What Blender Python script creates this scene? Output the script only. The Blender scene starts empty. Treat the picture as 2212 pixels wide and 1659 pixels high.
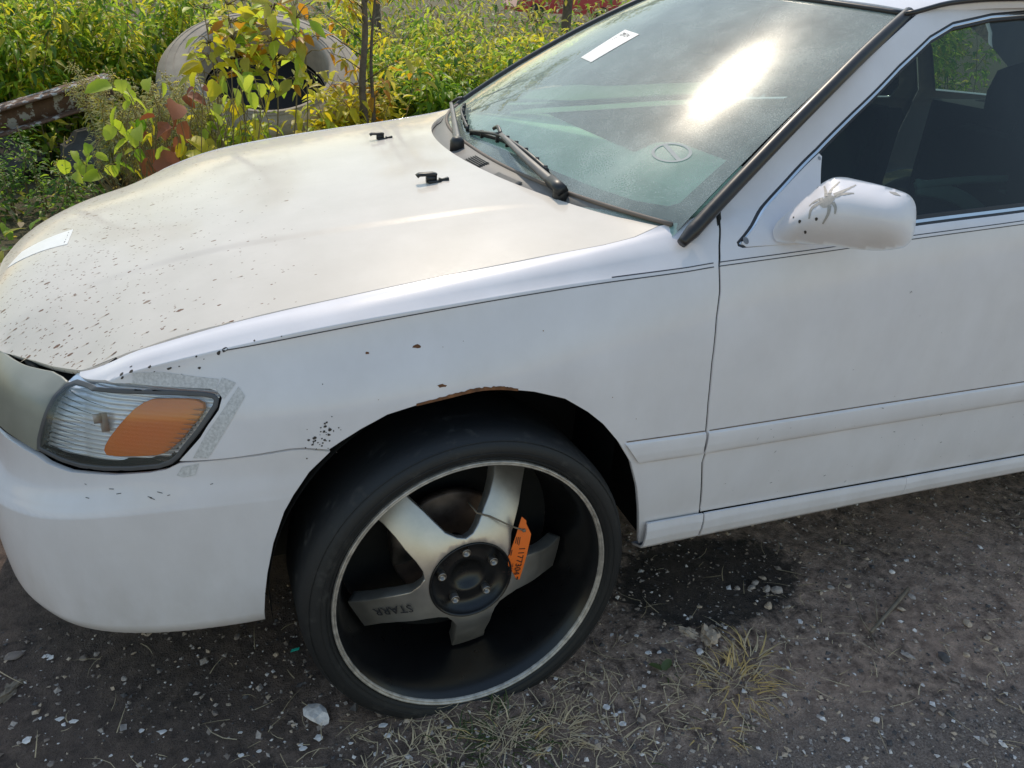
import bpy, bmesh, math, random
import numpy as np
from mathutils import Vector, Matrix
from mathutils.geometry import delaunay_2d_cdt
scene=bpy.context.scene
COL=scene.collection
random.seed(7); rng=np.random.default_rng(7)
# ---------- camera ----------
CAM=(-0.4073,-2.0842,1.3409); YAW,PITCH,ROLL=0.3707,0.4707,0.0664
def cam_axes():
    f=np.array([math.sin(YAW)*math.cos(PITCH),math.cos(YAW)*math.cos(PITCH),-math.sin(PITCH)])
    r=np.cross(f,[0,0,1]); r/=np.linalg.norm(r); u=np.cross(r,f)
    return math.cos(ROLL)*r+math.sin(ROLL)*u, -math.sin(ROLL)*r+math.cos(ROLL)*u, f
_r,_u,_f=cam_axes()
cd=bpy.data.cameras.new('camera'); cam=bpy.data.objects.new('camera',cd); COL.objects.link(cam)
cam.matrix_world=Matrix(((_r[0],_u[0],-_f[0],CAM[0]),(_r[1],_u[1],-_f[1],CAM[1]),(_r[2],_u[2],-_f[2],CAM[2]),(0,0,0,1)))
cd.sensor_width=36; cd.lens=36*1716.19/2212; cd.clip_start=.05; cd.clip_end=600
scene.camera=cam
# ---------- light ----------
SUN_EL,SUN_AZ=math.radians(50),math.radians(8)     # azimuth from +y towards +x
w=bpy.data.worlds.new('World'); scene.world=w; w.use_nodes=True
nt=w.node_tree; bg=nt.nodes['Background']
sky=nt.nodes.new('ShaderNodeTexSky'); sky.sky_type='NISHITA'; sky.sun_disc=False
sky.sun_elevation=SUN_EL; sky.sun_rotation=SUN_AZ; sky.air_density=2.0; sky.dust_density=.9; sky.ozone_density=.9
nt.links.new(sky.outputs[0],bg.inputs[0]); bg.inputs[1].default_value=.15
ld=bpy.data.lights.new('sun','SUN'); ld.energy=2.5; ld.angle=math.radians(.53); ld.color=(1,.87,.70)
sun=bpy.data.objects.new('sun',ld); COL.objects.link(sun)
_sd=Vector((math.sin(SUN_AZ)*math.cos(SUN_EL),math.cos(SUN_AZ)*math.cos(SUN_EL),math.sin(SUN_EL)))
sun.rotation_euler=_sd.to_track_quat('Z','Y').to_euler(); sun.location=(0,6,8)
scene.view_settings.view_transform='Standard'; scene.view_settings.look='None'
scene.view_settings.exposure=.2; scene.view_settings.gamma=1; scene.view_settings.use_curve_mapping=False
scene.render.engine='CYCLES'
scene.cycles.max_bounces=10; scene.cycles.transparent_max_bounces=24
GZ=-.035                                             # ground level under the front wheel

# ---------- materials ----------
class NT:
    def __init__(s,name):
        s.m=bpy.data.materials.new(name); s.m.use_nodes=True; s.t=s.m.node_tree; s.b=s.t.nodes['Principled BSDF']; s.out=s.t.nodes['Material Output']
    def n(s,typ,**k):
        nd=s.t.nodes.new('ShaderNode'+typ)
        for a,v in k.items():
            if a.startswith('i_'): nd.inputs[a[2:].replace('_',' ')].default_value=v
            elif a.startswith('x'): nd.inputs[int(a[1:])].default_value=v
            else: setattr(nd,a,v)
        return nd
    def l(s,a,b): s.t.links.new(a,b)
    def coord(s,sc=(1,1,1)):
        tc=s.n('TexCoord'); mp=s.n('Mapping'); mp.inputs['Scale'].default_value=sc; s.l(tc.outputs['Object'],mp.inputs[0]); return mp.outputs[0]
    def noise(s,scale,detail=4,rough=.55,sc=(1,1,1)):
        nd=s.n('TexNoise'); nd.inputs['Scale'].default_value=scale; nd.inputs['Detail'].default_value=detail; nd.inputs['Roughness'].default_value=rough
        s.l(s.coord(sc),nd.inputs['Vector']); return nd.outputs[0]
    def ramp(s,src,stops):
        r=s.n('ValToRGB'); e=r.color_ramp.elements
        while len(e)<len(stops): e.new(.5)
        for q,(p,c) in zip(e,stops): q.position=p; q.color=(c if len(c)==4 else (*c,1)) if hasattr(c,'__len__') else (c,c,c,1)
        s.l(src,r.inputs[0]); return r.outputs[0]
    def math(s,op,a,b=None,clamp=False):
        nd=s.n('Math',operation=op,use_clamp=clamp)
        for i,v in enumerate((a,b)):
            if v is None: continue
            if isinstance(v,(int,float)): nd.inputs[i].default_value=v
            else: s.l(v,nd.inputs[i])
        return nd.outputs[0]
    def mix(s,f,a,b):
        nd=s.n('Mix',data_type='RGBA')
        for i,v in ((0,f),(6,a),(7,b)):
            if isinstance(v,(int,float)): nd.inputs[i].default_value=v
            elif isinstance(v,tuple): nd.inputs[i].default_value=(*v,1)
            else: s.l(v,nd.inputs[i])
        return nd.outputs[2]
    def set(s,**k):
        for a,v in k.items():
            i=s.b.inputs[a.replace('_',' ')]
            if hasattr(v,'is_linked') : s.l(v,i)
            elif isinstance(v,tuple) and len(v)==3: i.default_value=(*v,1)
            else: i.default_value=v
        return s
    def bump(s,h,strength=.3,dist=.01):
        b=s.n('Bump'); b.inputs['Strength'].default_value=strength; b.inputs['Distance'].default_value=dist; s.l(h,b.inputs['Height']); s.l(b.outputs[0],s.b.inputs['Normal']); return s
def simple(name,col,rough=.5,metal=0.,var=.12,scale=30,**k):
    M=NT(name); nz=M.noise(scale,5)
    c=M.mix(M.ramp(nz,[(.3,0.),(.7,1.)]),tuple(x*(1-var) for x in col),tuple(min(1,x*(1+var)) for x in col))
    M.set(Base_Color=c,Roughness=M.ramp(nz,[(.2,max(.02,rough-.06)),(.8,min(1,rough+.08))]),Metallic=metal,**k)
    return M.m
def paint_mat(name,hood=False,zlow=.42):
    M=NT(name)
    nz=M.noise(7,6); fine=M.noise(160,3)
    c=M.mix(M.ramp(nz,[(.35,0.),(.7,1.)]),*(((.585,.535,.475),(.645,.59,.53)) if hood else ((.72,.695,.73),(.775,.75,.785))))  # sun and shade put into one white: darker warm hood, bluer sides
    # film of dust, a little stronger low down
    tc=M.n('TexCoord'); sx=M.n('SeparateXYZ'); M.l(tc.outputs['Object'],sx.inputs[0])
    low=M.math('SUBTRACT',zlow,sx.outputs[2]); low=M.math('MULTIPLY',low,2.2 if zlow<.5 else 26.,True)
    dirt=M.math('MULTIPLY',M.ramp(M.noise(9,8,.65,(1,1,.5)),[(.35,0.),(.8,1.)]),M.math('ADD',M.math('MULTIPLY',low,.5),.15))
    c=M.mix(dirt,c,(.36,.31,.25))
    if hood:
        streak=M.ramp(M.noise(60,4,.6,(.12,1,1)),[(.60,0.),(.72,1.)])
        c=M.mix(M.math('MULTIPLY',streak,.14),c,(.50,.46,.40))
        for sc,dens,rad in ((52,.80,.24),(95,.95,.22),(150,.95,.28),(26,.22,.15)):
            mp=M.n('Mapping'); mp.inputs['Scale'].default_value=(.58,1,0); M.l(tc.outputs['Object'],mp.inputs[0])
            v=M.n('TexVoronoi'); v.inputs['Scale'].default_value=sc; v.inputs['Randomness'].default_value=1; M.l(mp.outputs[0],v.inputs['Vector'])
            hs=M.n('SeparateColor'); M.l(v.outputs['Color'],hs.inputs[0])
            # density falls off from the nose towards the windscreen
            fall=M.n('MapRange'); fall.inputs[1].default_value=-.95; fall.inputs[2].default_value=-.10; fall.inputs[3].default_value=dens; fall.inputs[4].default_value=.0; M.l(sx.outputs[0],fall.inputs[0])
            pw=M.math('MULTIPLY',fall.outputs[0],M.math('MULTIPLY',fall.outputs[0],1.6))
            on=M.math('LESS_THAN',hs.outputs[0],pw)
            r=M.math('ADD',M.math('MULTIPLY',hs.outputs[1],rad*.6),rad*.25)
            wob=M.math('MULTIPLY',M.math('SUBTRACT',M.noise(220,3),.5),.25)
            d=M.math('ADD',v.outputs['Distance'],wob)
            spot=M.math('MULTIPLY',on,M.math('LESS_THAN',d,r))
            rust=M.mix(hs.outputs[2],(.17,.085,.045),(.27,.19,.135))
            c=M.mix(spot,c,rust)
            halo=M.math('MULTIPLY',on,M.ramp(M.math('DIVIDE',d,r),[(.5,.35),(.95,0.)])) if False else None
        M.set(Roughness=M.ramp(fine,[(.3,.34),(.7,.44)]))
    else:
        M.set(Roughness=M.ramp(fine,[(.3,.30),(.7,.40)]))
    M.set(Base_Color=c,Coat_Weight=.5 if not hood else .38,Coat_Roughness=.08,Coat_IOR=1.5,Specular_IOR_Level=.12)
    wv=M.math('ADD',M.noise(4.5,2,.4),M.math('MULTIPLY',M.noise(420,2),.012)); M.bump(wv,.38,.006)
    return M.m
def glass_mat(name,tint,dust=.10,dustrough=.32,spec=1.0,aniso=0.):
    M=NT(name); t=M.t; t.nodes.remove(M.b)
    tr=M.n('BsdfTransparent'); tr.inputs[0].default_value=(*tint,1)
    gl=M.n('BsdfGlossy'); gl.inputs['Roughness'].default_value=.012
    fr=M.n('Fresnel'); fr.inputs[0].default_value=1.5
    m1=M.n('MixShader'); M.l(M.math('MULTIPLY',fr.outputs[0],spec,True),m1.inputs[0]); M.l(tr.outputs[0],m1.inputs[1]); M.l(gl.outputs[0],m1.inputs[2])
    df=M.n('BsdfDiffuse'); df.inputs[0].default_value=(.60,.72,.68,1)
    g2=M.n('BsdfAnisotropic' if False else 'BsdfAnisotropic') if False else M.n('BsdfGlossy'); g2.inputs['Roughness'].default_value=dustrough; g2.inputs['Anisotropy'].default_value=aniso; g2.inputs['Rotation'].default_value=.25; tg=M.n('Tangent',direction_type='UV_MAP',uv_map='brush'); M.l(tg.outputs[0],g2.inputs['Tangent']); g2.inputs[0].default_value=(1,1,.98,1)
    m2=M.n('MixShader'); m2.inputs[0].default_value=.095; M.l(df.outputs[0],m2.inputs[1]); M.l(g2.outputs[0],m2.inputs[2])
    sp=M.ramp(M.noise(420,3,.7),[(.42,.8),(.60,1.0),(.68,1.5)]); lg=M.ramp(M.noise(5,5,.6),[(.3,.6),(.7,1.3)])
    f=M.math('MULTIPLY',M.math('MULTIPLY',sp,lg),dust,True)
    m3=M.n('MixShader'); M.l(f,m3.inputs[0]); M.l(m1.outputs[0],m3.inputs[1]); M.l(m2.outputs[0],m3.inputs[2])
    M.l(m3.outputs[0],M.out.inputs[0]); return M.m
def leaf_mat(name,a,b,trans=.6,rough=.45):
    M=NT(name); oi=M.n('ObjectInfo'); geo=M.n('NewGeometry')
    r=M.math('FRACT',M.math('ADD',geo.outputs['Random Per Island'],oi.outputs['Random']))
    c=M.mix(r,a,b); c=M.mix(M.ramp(M.noise(45,3),[(.45,0.),(.75,.35)]),c,tuple(x*.55 for x in a))
    M.set(Base_Color=c,Roughness=rough)
    tl=M.n('BsdfTranslucent'); M.l(c,tl.inputs[0])
    mx=M.n('MixShader'); mx.inputs[0].default_value=trans; M.l(M.b.outputs[0],mx.inputs[1]); M.l(tl.outputs[0],mx.inputs[2]); M.l(mx.outputs[0],M.out.inputs[0]); return M.m
MAT={}
def mats():
    m=MAT
    m['paint']=paint_mat('white_paint'); m['hood']=paint_mat('white_hood_paint',True)
    m['bumper']=paint_mat('white_bumper_paint'); m['mirrorpaint']=paint_mat('white_mirror_paint',False,.915)
    m['black']=simple('black_plastic',(.018,.018,.019),.42); M=NT('tyre_rubber'); sc=M.ramp(M.noise(26,8,.7),[(.56,0.),(.72,1.)]); M.set(Base_Color=M.mix(M.math('MULTIPLY',sc,.55),M.mix(M.noise(7,4),(.007,.0075,.009),(.014,.0145,.016)),(.085,.078,.07)),Roughness=M.ramp(sc,[(0.,.62),(1.,.9)])); M.bump(M.noise(120,4),.12,.003); m['rubber']=M.m
    m['void']=simple('dark_liner',(.006,.006,.006),.85); m['trim']=simple('black_trim',(.022,.020,.021),.34,0,.2,60)
    m['cowl']=simple('grey_cowl_plastic',(.13,.125,.12),.5,0,.2,25); m['gasket']=simple('lamp_gasket',(.075,.077,.085),.45)
    m['alloy']=simple('machined_alloy',(.52,.49,.455),.33,.8,.14,22); m['lip']=simple('rim_lip',(.46,.42,.38),.5,.5,.35,60)
    m['gloss']=simple('gloss_black',(.008,.008,.009),.3); m['steel']=simple('dull_steel',(.32,.29,.27),.42,1,.3,40)
    m['disc']=simple('brake_disc',(.14,.10,.08),.5,.6,.4,30)
    m['chrome']=simple('chrome',(.75,.76,.78),.12,1,.05); m['amber']=None
    m['rust']=simple('rust',(.16,.065,.025),.8,0,.5,90); m['chip']=simple('dark_chip',(.045,.035,.03),.7,0,.4,200)
    m['peel']=simple('bare_primer',(.36,.335,.31),.55,0,.12,300); m['tape']=simple('tape_residue',(.56,.55,.56),.55,0,.22,220)
    m['orange']=simple('orange_tag',(.86,.17,.02),.45,0,.05,20,Emission_Strength=0.0); m['ink']=simple('ink',(.03,.012,.01),.6)
    m['paper']=simple('sticker_paper',(.78,.77,.75),.4,0,.05); m['bink']=simple('black_print',(.03,.03,.035),.5)
    m['dash']=simple('grey_dash',(.80,.84,.72),.7,0,.06); m['seat']=simple('dark_cloth',(.018,.019,.022),.85); m['headliner']=simple('headliner',(.06,.06,.062),.9)
    m['doorcard']=simple('door_card',(.03,.032,.034),.8)
    m['ws']=glass_mat('windscreen_glass',(.68,.96,.80),.35,.21,1.0,.36); m['glass']=glass_mat('side_glass',(.21,.30,.26),.012,.4)
    m['lens']=glass_mat('clear_lens',(.93,.95,.97),.05,.25)
    M=NT('amber_plastic'); rb=M.n('TexWave'); rb.bands_direction='Z'; rb.inputs['Scale'].default_value=45; rb.inputs['Distortion'].default_value=.3; M.l(M.coord(),rb.inputs[0])
    M.set(Base_Color=M.mix(M.noise(14,3),(.85,.20,.008),(.90,.26,.012)),Roughness=.22,Coat_Weight=.4); M.bump(rb.outputs[0],.07,.002); m['amber']=M.m
    M=NT('lamp_reflector'); M.set(Base_Color=(.90,.92,.97),Metallic=.35,Roughness=.22); m['reflector']=M.m
    M=NT('hazy_headlamp'); M.set(Base_Color=M.mix(M.ramp(M.noise(6,4),[(.3,0.),(.7,1.)]),(.17,.172,.145),(.26,.26,.225)),Roughness=.42,Coat_Weight=.25,Coat_Roughness=.25); m['haze']=M.m
    m['teal']=simple('teal_glass',(.03,.42,.34),.2)
    # ground
    M=NT('dirt'); n1=M.noise(1.7,7,.6); n2=M.noise(28,8,.7); n3=M.noise(220,3,.7)
    c=M.mix(M.ramp(n2,[(.38,0.),(.64,1.)]),(.13,.086,.068),(.78,.54,.415))
    c=M.mix(M.math('MULTIPLY',M.ramp(n1,[(.45,0.),(.62,1.)]),.55),c,(.80,.53,.41))
    tc=M.n('TexCoord'); sx=M.n('SeparateXYZ'); M.l(tc.outputs['Object'],sx.inputs[0])
    # old asphalt showing through along the drive lane
    lane=M.math('SUBTRACT',M.math('MULTIPLY',sx.outputs[0],-.10),M.math('ADD',sx.outputs[1],1.08)); lane=M.math('ADD',M.math('MULTIPLY',lane,7.),M.math('MULTIPLY',M.math('SUBTRACT',n1,.5),3.0),True)
    c=M.mix(M.math('MULTIPLY',lane,.8),c,M.mix(M.ramp(n3,[(.4,0.),(.7,1.)]),(.16,.125,.108),(.52,.41,.35)))
    soil_shade=M.math('MULTIPLY',M.math('ADD',M.math('SUBTRACT',.62,sx.outputs[0]),M.math('MULTIPLY',M.math('SUBTRACT',n1,.5),1.2)),.9,True)  # soil darker to the left, part of it shade put into the colour
    c=M.mix(M.math('MULTIPLY',soil_shade,.78),c,(.062,.042,.036))
    # oil soaked patch by the front wheel
    dx=M.math('MULTIPLY',M.math('SUBTRACT',sx.outputs[0],.70),1/.30); dy=M.math('MULTIPLY',M.math('SUBTRACT',sx.outputs[1],-.74),1/.19)
    rr=M.math('SQRT',M.math('ADD',M.math('MULTIPLY',dx,dx),M.math('MULTIPLY',dy,dy))); rr=M.math('ADD',rr,M.math('MULTIPLY',M.math('SUBTRACT',n2,.5),.55))
    c=M.mix(M.ramp(rr,[(.82,.85),(1.02,0.)]),c,(.022,.019,.018))
    # the stand of weeds grows on leaf mould
    far=M.math('MULTIPLY',M.math('SUBTRACT',sx.outputs[1],1.3),1.,True)
    c=M.mix(far,c,M.mix(n2,(.035,.03,.015),(.17,.14,.06)))
    drive=M.math('MULTIPLY',M.math('SUBTRACT',M.math('ADD',-1.75,M.math('MULTIPLY',M.math('SUBTRACT',n1,.5),.8)),sx.outputs[1]),2.2,True)  # unseen ground behind the camera, made pale to bounce light at the car
    c=M.mix(drive,c,M.mix(n2,(.34,.28,.235),(.52,.43,.365)))
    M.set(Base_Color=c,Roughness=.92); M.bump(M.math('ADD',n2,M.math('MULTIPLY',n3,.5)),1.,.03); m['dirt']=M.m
    for i,cc in enumerate([(.38,.32,.285),(.22,.175,.15),(.46,.35,.26),(.09,.08,.08),(.72,.66,.63)]): m['gravel%d'%i]=simple('gravel_%s'%['grey','dark','tan','slate','white'][i],cc,.85,0,.3,60)
    m['straw']=leaf_mat('dry_straw',(.58,.43,.25),(.78,.62,.40),.2,.7); m['drygrass']=leaf_mat('dry_grass',(.85,.58,.22),(.66,.48,.20),.3,.7); m['lowgreen']=leaf_mat('low_green',(.06,.10,.03),(.12,.14,.05),.3)
    m['stick']=simple('dead_stick',(.20,.16,.12),.85,0,.3,40)
    m['green']=leaf_mat('green_leaf',(.14,.30,.02),(.42,.58,.05)); m['deep']=leaf_mat('deep_green_leaf',(.06,.14,.02),(.15,.27,.05))
    m['yellow']=leaf_mat('yellow_leaf',(.85,.68,.03),(.72,.70,.05)); m['lime']=leaf_mat('lime_leaf',(.52,.66,.05),(.62,.70,.08)); m['olive']=leaf_mat('olive_leaf',(.46,.46,.06),(.64,.55,.10))
    m['gold']=leaf_mat('goldenrod_bloom',(.55,.48,.16),(.62,.52,.18),.3); m['pale']=leaf_mat('pale_green_leaf',(.46,.50,.22),(.58,.58,.30),.35); m['brownleaf']=leaf_mat('brown_leaf',(.30,.09,.035),(.40,.15,.07),.35,.6)
    m['orangeleaf']=leaf_mat('orange_leaf',(.60,.26,.02),(.62,.36,.03)); m['drystem']=leaf_mat('dry_weed',(.26,.20,.11),(.36,.29,.17),.25,.8)
    m['stem']=simple('weed_stem',(.22,.17,.08),.8,0,.3,40); m['bark']=simple('grey_bark',(.13,.105,.085),.9,0,.35,25)
    M=NT('peeling_beam'); pz=M.noise(16,7,.62); M.set(Base_Color=M.mix(M.ramp(pz,[(.52,0.),(.56,1.)]),M.mix(M.noise(40,4),(.09,.05,.035),(.17,.095,.06)),(.42,.40,.38)),Roughness=.85); M.bump(pz,.4,.01); m['beam']=M.m
    m['bigtyre']=simple('weathered_tyre',(.33,.28,.225),.8,0,.22,9); m['redcar']=simple('red_paint',(.42,.02,.04),.3,0,.1,3,Coat_Weight=.6); m['cushion']=simple('dark_concrete',(.075,.07,.065),.9,0,.3,12)
mats()
# ---------- traced outlines, in the car's own surface coordinates ----------

# ---------- car surfaces (metres; x to the tail, y to the far side, z up; front axle at x=0) ----------
def pchip(xk, yk):
    xk=np.asarray(xk,float); yk=np.asarray(yk,float); h=np.diff(xk); dl=(np.diff(yk,axis=0).T/h).T
    m=np.zeros_like(yk); a,b=dl[:-1],dl[1:]
    w1=2*h[1:]+h[:-1]; w2=h[1:]+2*h[:-1]
    if yk.ndim>1: w1=w1[:,None]; w2=w2[:,None]
    s=(a*b)>0
    m[1:-1]=np.where(s,(w1+w2)/(w1/np.where(s,a,1)+w2/np.where(s,b,1)),0)
    m[0]=dl[0]; m[-1]=dl[-1]
    def f(x):
        x=np.asarray(x,float); i=np.clip(np.searchsorted(xk,x)-1,0,len(h)-1)
        t=(x-xk[i])/h[i]; hh=h[i]
        if yk.ndim>1: t=t[...,None]; hh=hh[...,None]
        t=np.clip(t,-.5,1.5)
        return (yk[i]*(2*t**3-3*t**2+1)+hh*m[i]*(t**3-2*t**2+t)+yk[i+1]*(3*t**2-2*t**3)+hh*m[i+1]*(t**3-t**2))
    return f
# planform of the widest line, near side (y negative), from the front centre round the corner to the tail
_PL=np.array([(-.962,.40),(-.962,.2),(-.96,0),(-.95,-.25),(-.922,-.45),(-.87,-.60),(-.80,-.70),(-.72,-.765),(-.60,-.82),(-.45,-.858),(-.25,-.879),(0,-.886),(.5,-.888),(1.4,-.889),(2.2,-.886),(2.9,-.875),(3.4,-.84)])
def _catmull(P,n=24):
    out=[]
    for i in range(len(P)-1):
        p0=P[max(i-1,0)];p1=P[i];p2=P[i+1];p3=P[min(i+2,len(P)-1)]
        d1=np.linalg.norm(p2-p1); 
        m1=(p2-p0)/(np.linalg.norm(p2-p1)+np.linalg.norm(p1-p0)+1e-9)*d1 if i>0 else (p2-p1)
        m2=(p3-p1)/(np.linalg.norm(p3-p2)+np.linalg.norm(p2-p1)+1e-9)*d1 if i<len(P)-2 else (p2-p1)
        for k in range(n):
            t=k/n; out.append(p1*(2*t**3-3*t**2+1)+m1*(t**3-2*t**2+t)+p2*(3*t**2-2*t**3)+m2*(t**3-t**2))
    out.append(P[-1]); return np.array(out)
_PC=_catmull(_PL)
_s=np.concatenate([[0],np.cumsum(np.linalg.norm(np.diff(_PC,axis=0),axis=1))])
_i0=np.argmin(abs(_PC[:,0])); _s=_s-_s[_i0]-(_PC[_i0,0]-0)*-1
_tg=np.gradient(_PC,axis=0); _tg/=np.linalg.norm(_tg,axis=1)[:,None]
_nm=np.stack([_tg[:,1],-_tg[:,0]],1)       # outward
def base(u):
    u=np.asarray(u,float)
    return (np.interp(u,_s,_PC[:,0]),np.interp(u,_s,_PC[:,1]),np.interp(u,_s,_nm[:,0]),np.interp(u,_s,_nm[:,1]))
def u_of_x(x): # near side, corner excluded
    k=_PC[:,1]<=-.45
    return np.interp(x,_PC[k,0],_s[k])
_SIDE=[ # u, then (z, inset) knots from the ground up
(-1.75,(.15,.06),(.24,.035),(.40,.03),(.53,.03),(.60,.045),(.632,.060),(.638,.066),(.643,.072),(.653,.09),(.664,.115),(.70,.2),(1.33,.9)),
(-1.0,(.15,.06),(.24,.035),(.40,.03),(.53,.03),(.60,.047),(.634,.062),(.640,.068),(.645,.074),(.656,.09),(.667,.112),(.70,.2),(1.33,.9)),
(-.842,(.15,.06),(.24,.032),(.40,.03),(.53,.034),(.61,.050),(.642,.064),(.647,.069),(.651,.074),(.661,.09),(.672,.108),(.71,.2),(1.33,.85)),
(-0.747,(0.15,0.06),(0.24,0.03),(0.4,0.025),(0.53,0.034),(0.615,0.05),(0.652,0.07),(0.657,0.074),(0.661,0.08),(0.673,0.095),(0.6826,0.111),(0.73,0.2),(1.33,0.7)),
(-0.6,(0.15,0.06),(0.24,0.026),(0.4,0.015),(0.53,0.026),(0.63,0.042),(0.711,0.071),(0.716,0.072),(0.7195,0.0775),(0.7305,0.095),(0.7361,0.115),(0.78,0.2),(1.33,0.6)),
(-0.426,(0.15,0.06),(0.24,0.024),(0.4,0.006),(0.53,0.006),(0.64,0.024),(0.757,0.0665),(0.763,0.068),(0.7669,0.0742),(0.7805,0.1),(0.7851,0.1225),(0.83,0.2),(1.33,0.55)),
(-0.23,(0.15,0.06),(0.24,0.022),(0.4,0.003),(0.53,0.001),(0.65,0.013),(0.793,0.065),(0.799,0.066),(0.8028,0.0721),(0.8165,0.104),(0.8204,0.134),(0.86,0.2),(1.33,0.5)),
(-0.03,(0.15,0.06),(0.24,0.022),(0.4,0.002),(0.53,0),(0.66,0.01),(0.8165,0.0645),(0.8225,0.066),(0.8263,0.072),(0.8465,0.108),(0.851,0.1385),(0.89,0.2),(1.33,0.48)),
(0.167,(0.15,0.06),(0.24,0.022),(0.4,0.002),(0.53,0),(0.67,0.01),(0.8385,0.0625),(0.844,0.065),(0.8469,0.0697),(0.874,0.108),(0.8791,0.1385),(0.92,0.2),(1.33,0.45)),
(0.4,(0.15,0.06),(0.24,0.022),(0.4,0.002),(0.53,0),(0.68,0.009),(0.859,0.0535),(0.8655,0.057),(0.87,0.0615),(0.913,0.11),(0.9256,0.1425),(1,0.205),(1.33,0.42)),
(0.5,(0.15,0.06),(0.24,0.022),(0.4,0.002),(0.53,0),(0.69,0.008),(0.87,0.0475),(0.88,0.053),(0.886,0.058),(0.93,0.098),(0.965,0.145),(1.05,0.205),(1.33,0.38)),
(0.7,(0.15,0.06),(0.24,0.022),(0.4,0.002),(0.53,0),(0.7,0.008),(0.889,0.0425),(0.8985,0.0475),(0.905,0.052),(0.931,0.076),(0.965,0.115),(1.06,0.195),(1.33,0.34)),
(0.95,(0.15,0.06),(0.24,0.022),(0.4,0.002),(0.53,0),(0.71,0.008),(0.9071,0.0395),(0.9165,0.0445),(0.922,0.048),(0.933,0.058),(0.955,0.074),(1.06,0.15),(1.33,0.31)),
(1.3,(.15,.06),(.24,.022),(.40,.002),(.53,0),(.72,.007),(.932,.035),(.940,.040),(.944,.044),(.952,.054),(.975,.069),(1.06,.125),(1.33,.30)),
(2.1,(.15,.06),(.24,.022),(.40,.002),(.53,0),(.72,.007),(.955,.035),(.963,.040),(.967,.044),(.975,.054),(.995,.069),(1.07,.125),(1.33,.31)),
(3.6,(.15,.06),(.24,.022),(.40,.002),(.53,0),(.72,.007),(.955,.035),(.963,.040),(.967,.044),(.975,.054),(.995,.069),(1.07,.125),(1.33,.33)),
]
_BUMP=[
(-1.75, (0.115, 0.09), (0.145, 0.04), (0.165, 0.017), (0.195, 0.005), (0.31, 0.0), (0.4, 0.002), (0.41, 0.007), (0.422, 0.016), (0.455, 0.0385), (0.56, 0.051), (0.65, 0.08)),
(-1.0, (0.115, 0.09), (0.145, 0.04), (0.165, 0.017), (0.195, 0.005), (0.31, 0.0), (0.402, 0.002), (0.412, 0.0066), (0.424, 0.0148), (0.457, 0.0355), (0.56, 0.047), (0.65, 0.076)),
(-0.842, (0.115, 0.09), (0.145, 0.04), (0.165, 0.017), (0.195, 0.005), (0.31, 0.0), (0.423, 0.002), (0.433, 0.0064), (0.445, 0.0142), (0.478, 0.034), (0.555, 0.045), (0.645, 0.074)),
(-0.738, (0.12, 0.09), (0.15, 0.04), (0.17, 0.017), (0.2, 0.005), (0.31, 0.0), (0.443, 0.002), (0.453, 0.006), (0.465, 0.013), (0.498, 0.031), (0.547, 0.041), (0.637, 0.07)),
(-0.64, (0.13, 0.09), (0.16, 0.04), (0.18, 0.017), (0.21, 0.005), (0.31, 0.0), (0.463, 0.002), (0.473, 0.0053), (0.485, 0.0109), (0.518, 0.0258), (0.545, 0.034), (0.635, 0.063)),
(-0.482, (0.15, 0.09), (0.18, 0.04), (0.2, 0.017), (0.23, 0.005), (0.31, 0.0), (0.486, 0.002), (0.496, 0.004), (0.508, 0.007), (0.541, 0.016), (0.572, 0.021), (0.662, 0.05)),
(-0.34, (0.165, 0.09), (0.195, 0.04), (0.215, 0.017), (0.245, 0.005), (0.31, 0.0), (0.494, 0.002), (0.504, 0.003), (0.516, 0.004), (0.549, 0.0085), (0.59, 0.011), (0.68, 0.04)),
(-0.2, (0.17, 0.09), (0.2, 0.04), (0.22, 0.017), (0.25, 0.005), (0.31, 0.0), (0.498, 0.002), (0.508, 0.0029), (0.52, 0.0037), (0.553, 0.0077), (0.59, 0.01), (0.68, 0.039)),
]
class Loft:
    def __init__(s,T):
        s.u=np.array([r[0] for r in T]); K=np.array([[c for c in r[1:]] for r in T],float)
        s.Z=pchip(s.u,K[:,:,0]); s.D=pchip(s.u,K[:,:,1])
    def inset(s,u,z):
        u=np.atleast_1d(np.asarray(u,float)); z=np.atleast_1d(np.asarray(z,float)); u,z=np.broadcast_arrays(u,z)
        Z=s.Z(u.ravel()); D=s.D(u.ravel()); zz=z.ravel(); h=np.diff(Z,axis=1); dl=np.diff(D,axis=1)/h
        a,b=dl[:,:-1],dl[:,1:]; w1=2*h[:,1:]+h[:,:-1]; w2=h[:,1:]+2*h[:,:-1]; ok=(a*b)>0
        m=np.zeros_like(D); m[:,1:-1]=np.where(ok,(w1+w2)/(w1/np.where(ok,a,1)+w2/np.where(ok,b,1)),0)
        m[:,0]=dl[:,0]; m[:,-1]=dl[:,-1]
        i=np.clip((Z<=zz[:,None]).sum(1)-1,0,Z.shape[1]-2); r=np.arange(len(i))
        hh=h[r,i]; t=np.clip((zz-Z[r,i])/hh,-.3,1.3)
        d=D[r,i]*(2*t**3-3*t**2+1)+hh*m[r,i]*(t**3-2*t**2+t)+D[r,i+1]*(3*t**2-2*t**3)+hh*m[r,i+1]*(t**3-t**2)
        return d.reshape(z.shape)
    def __call__(s,u,z,off=0.):
        d=s.inset(u,z)-off; u=np.array(np.broadcast_to(u,d.shape),float); x,y,nx,ny=base(u)
        return np.stack([x-nx*d,y-ny*d,np.broadcast_to(z,d.shape)],-1)
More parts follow.
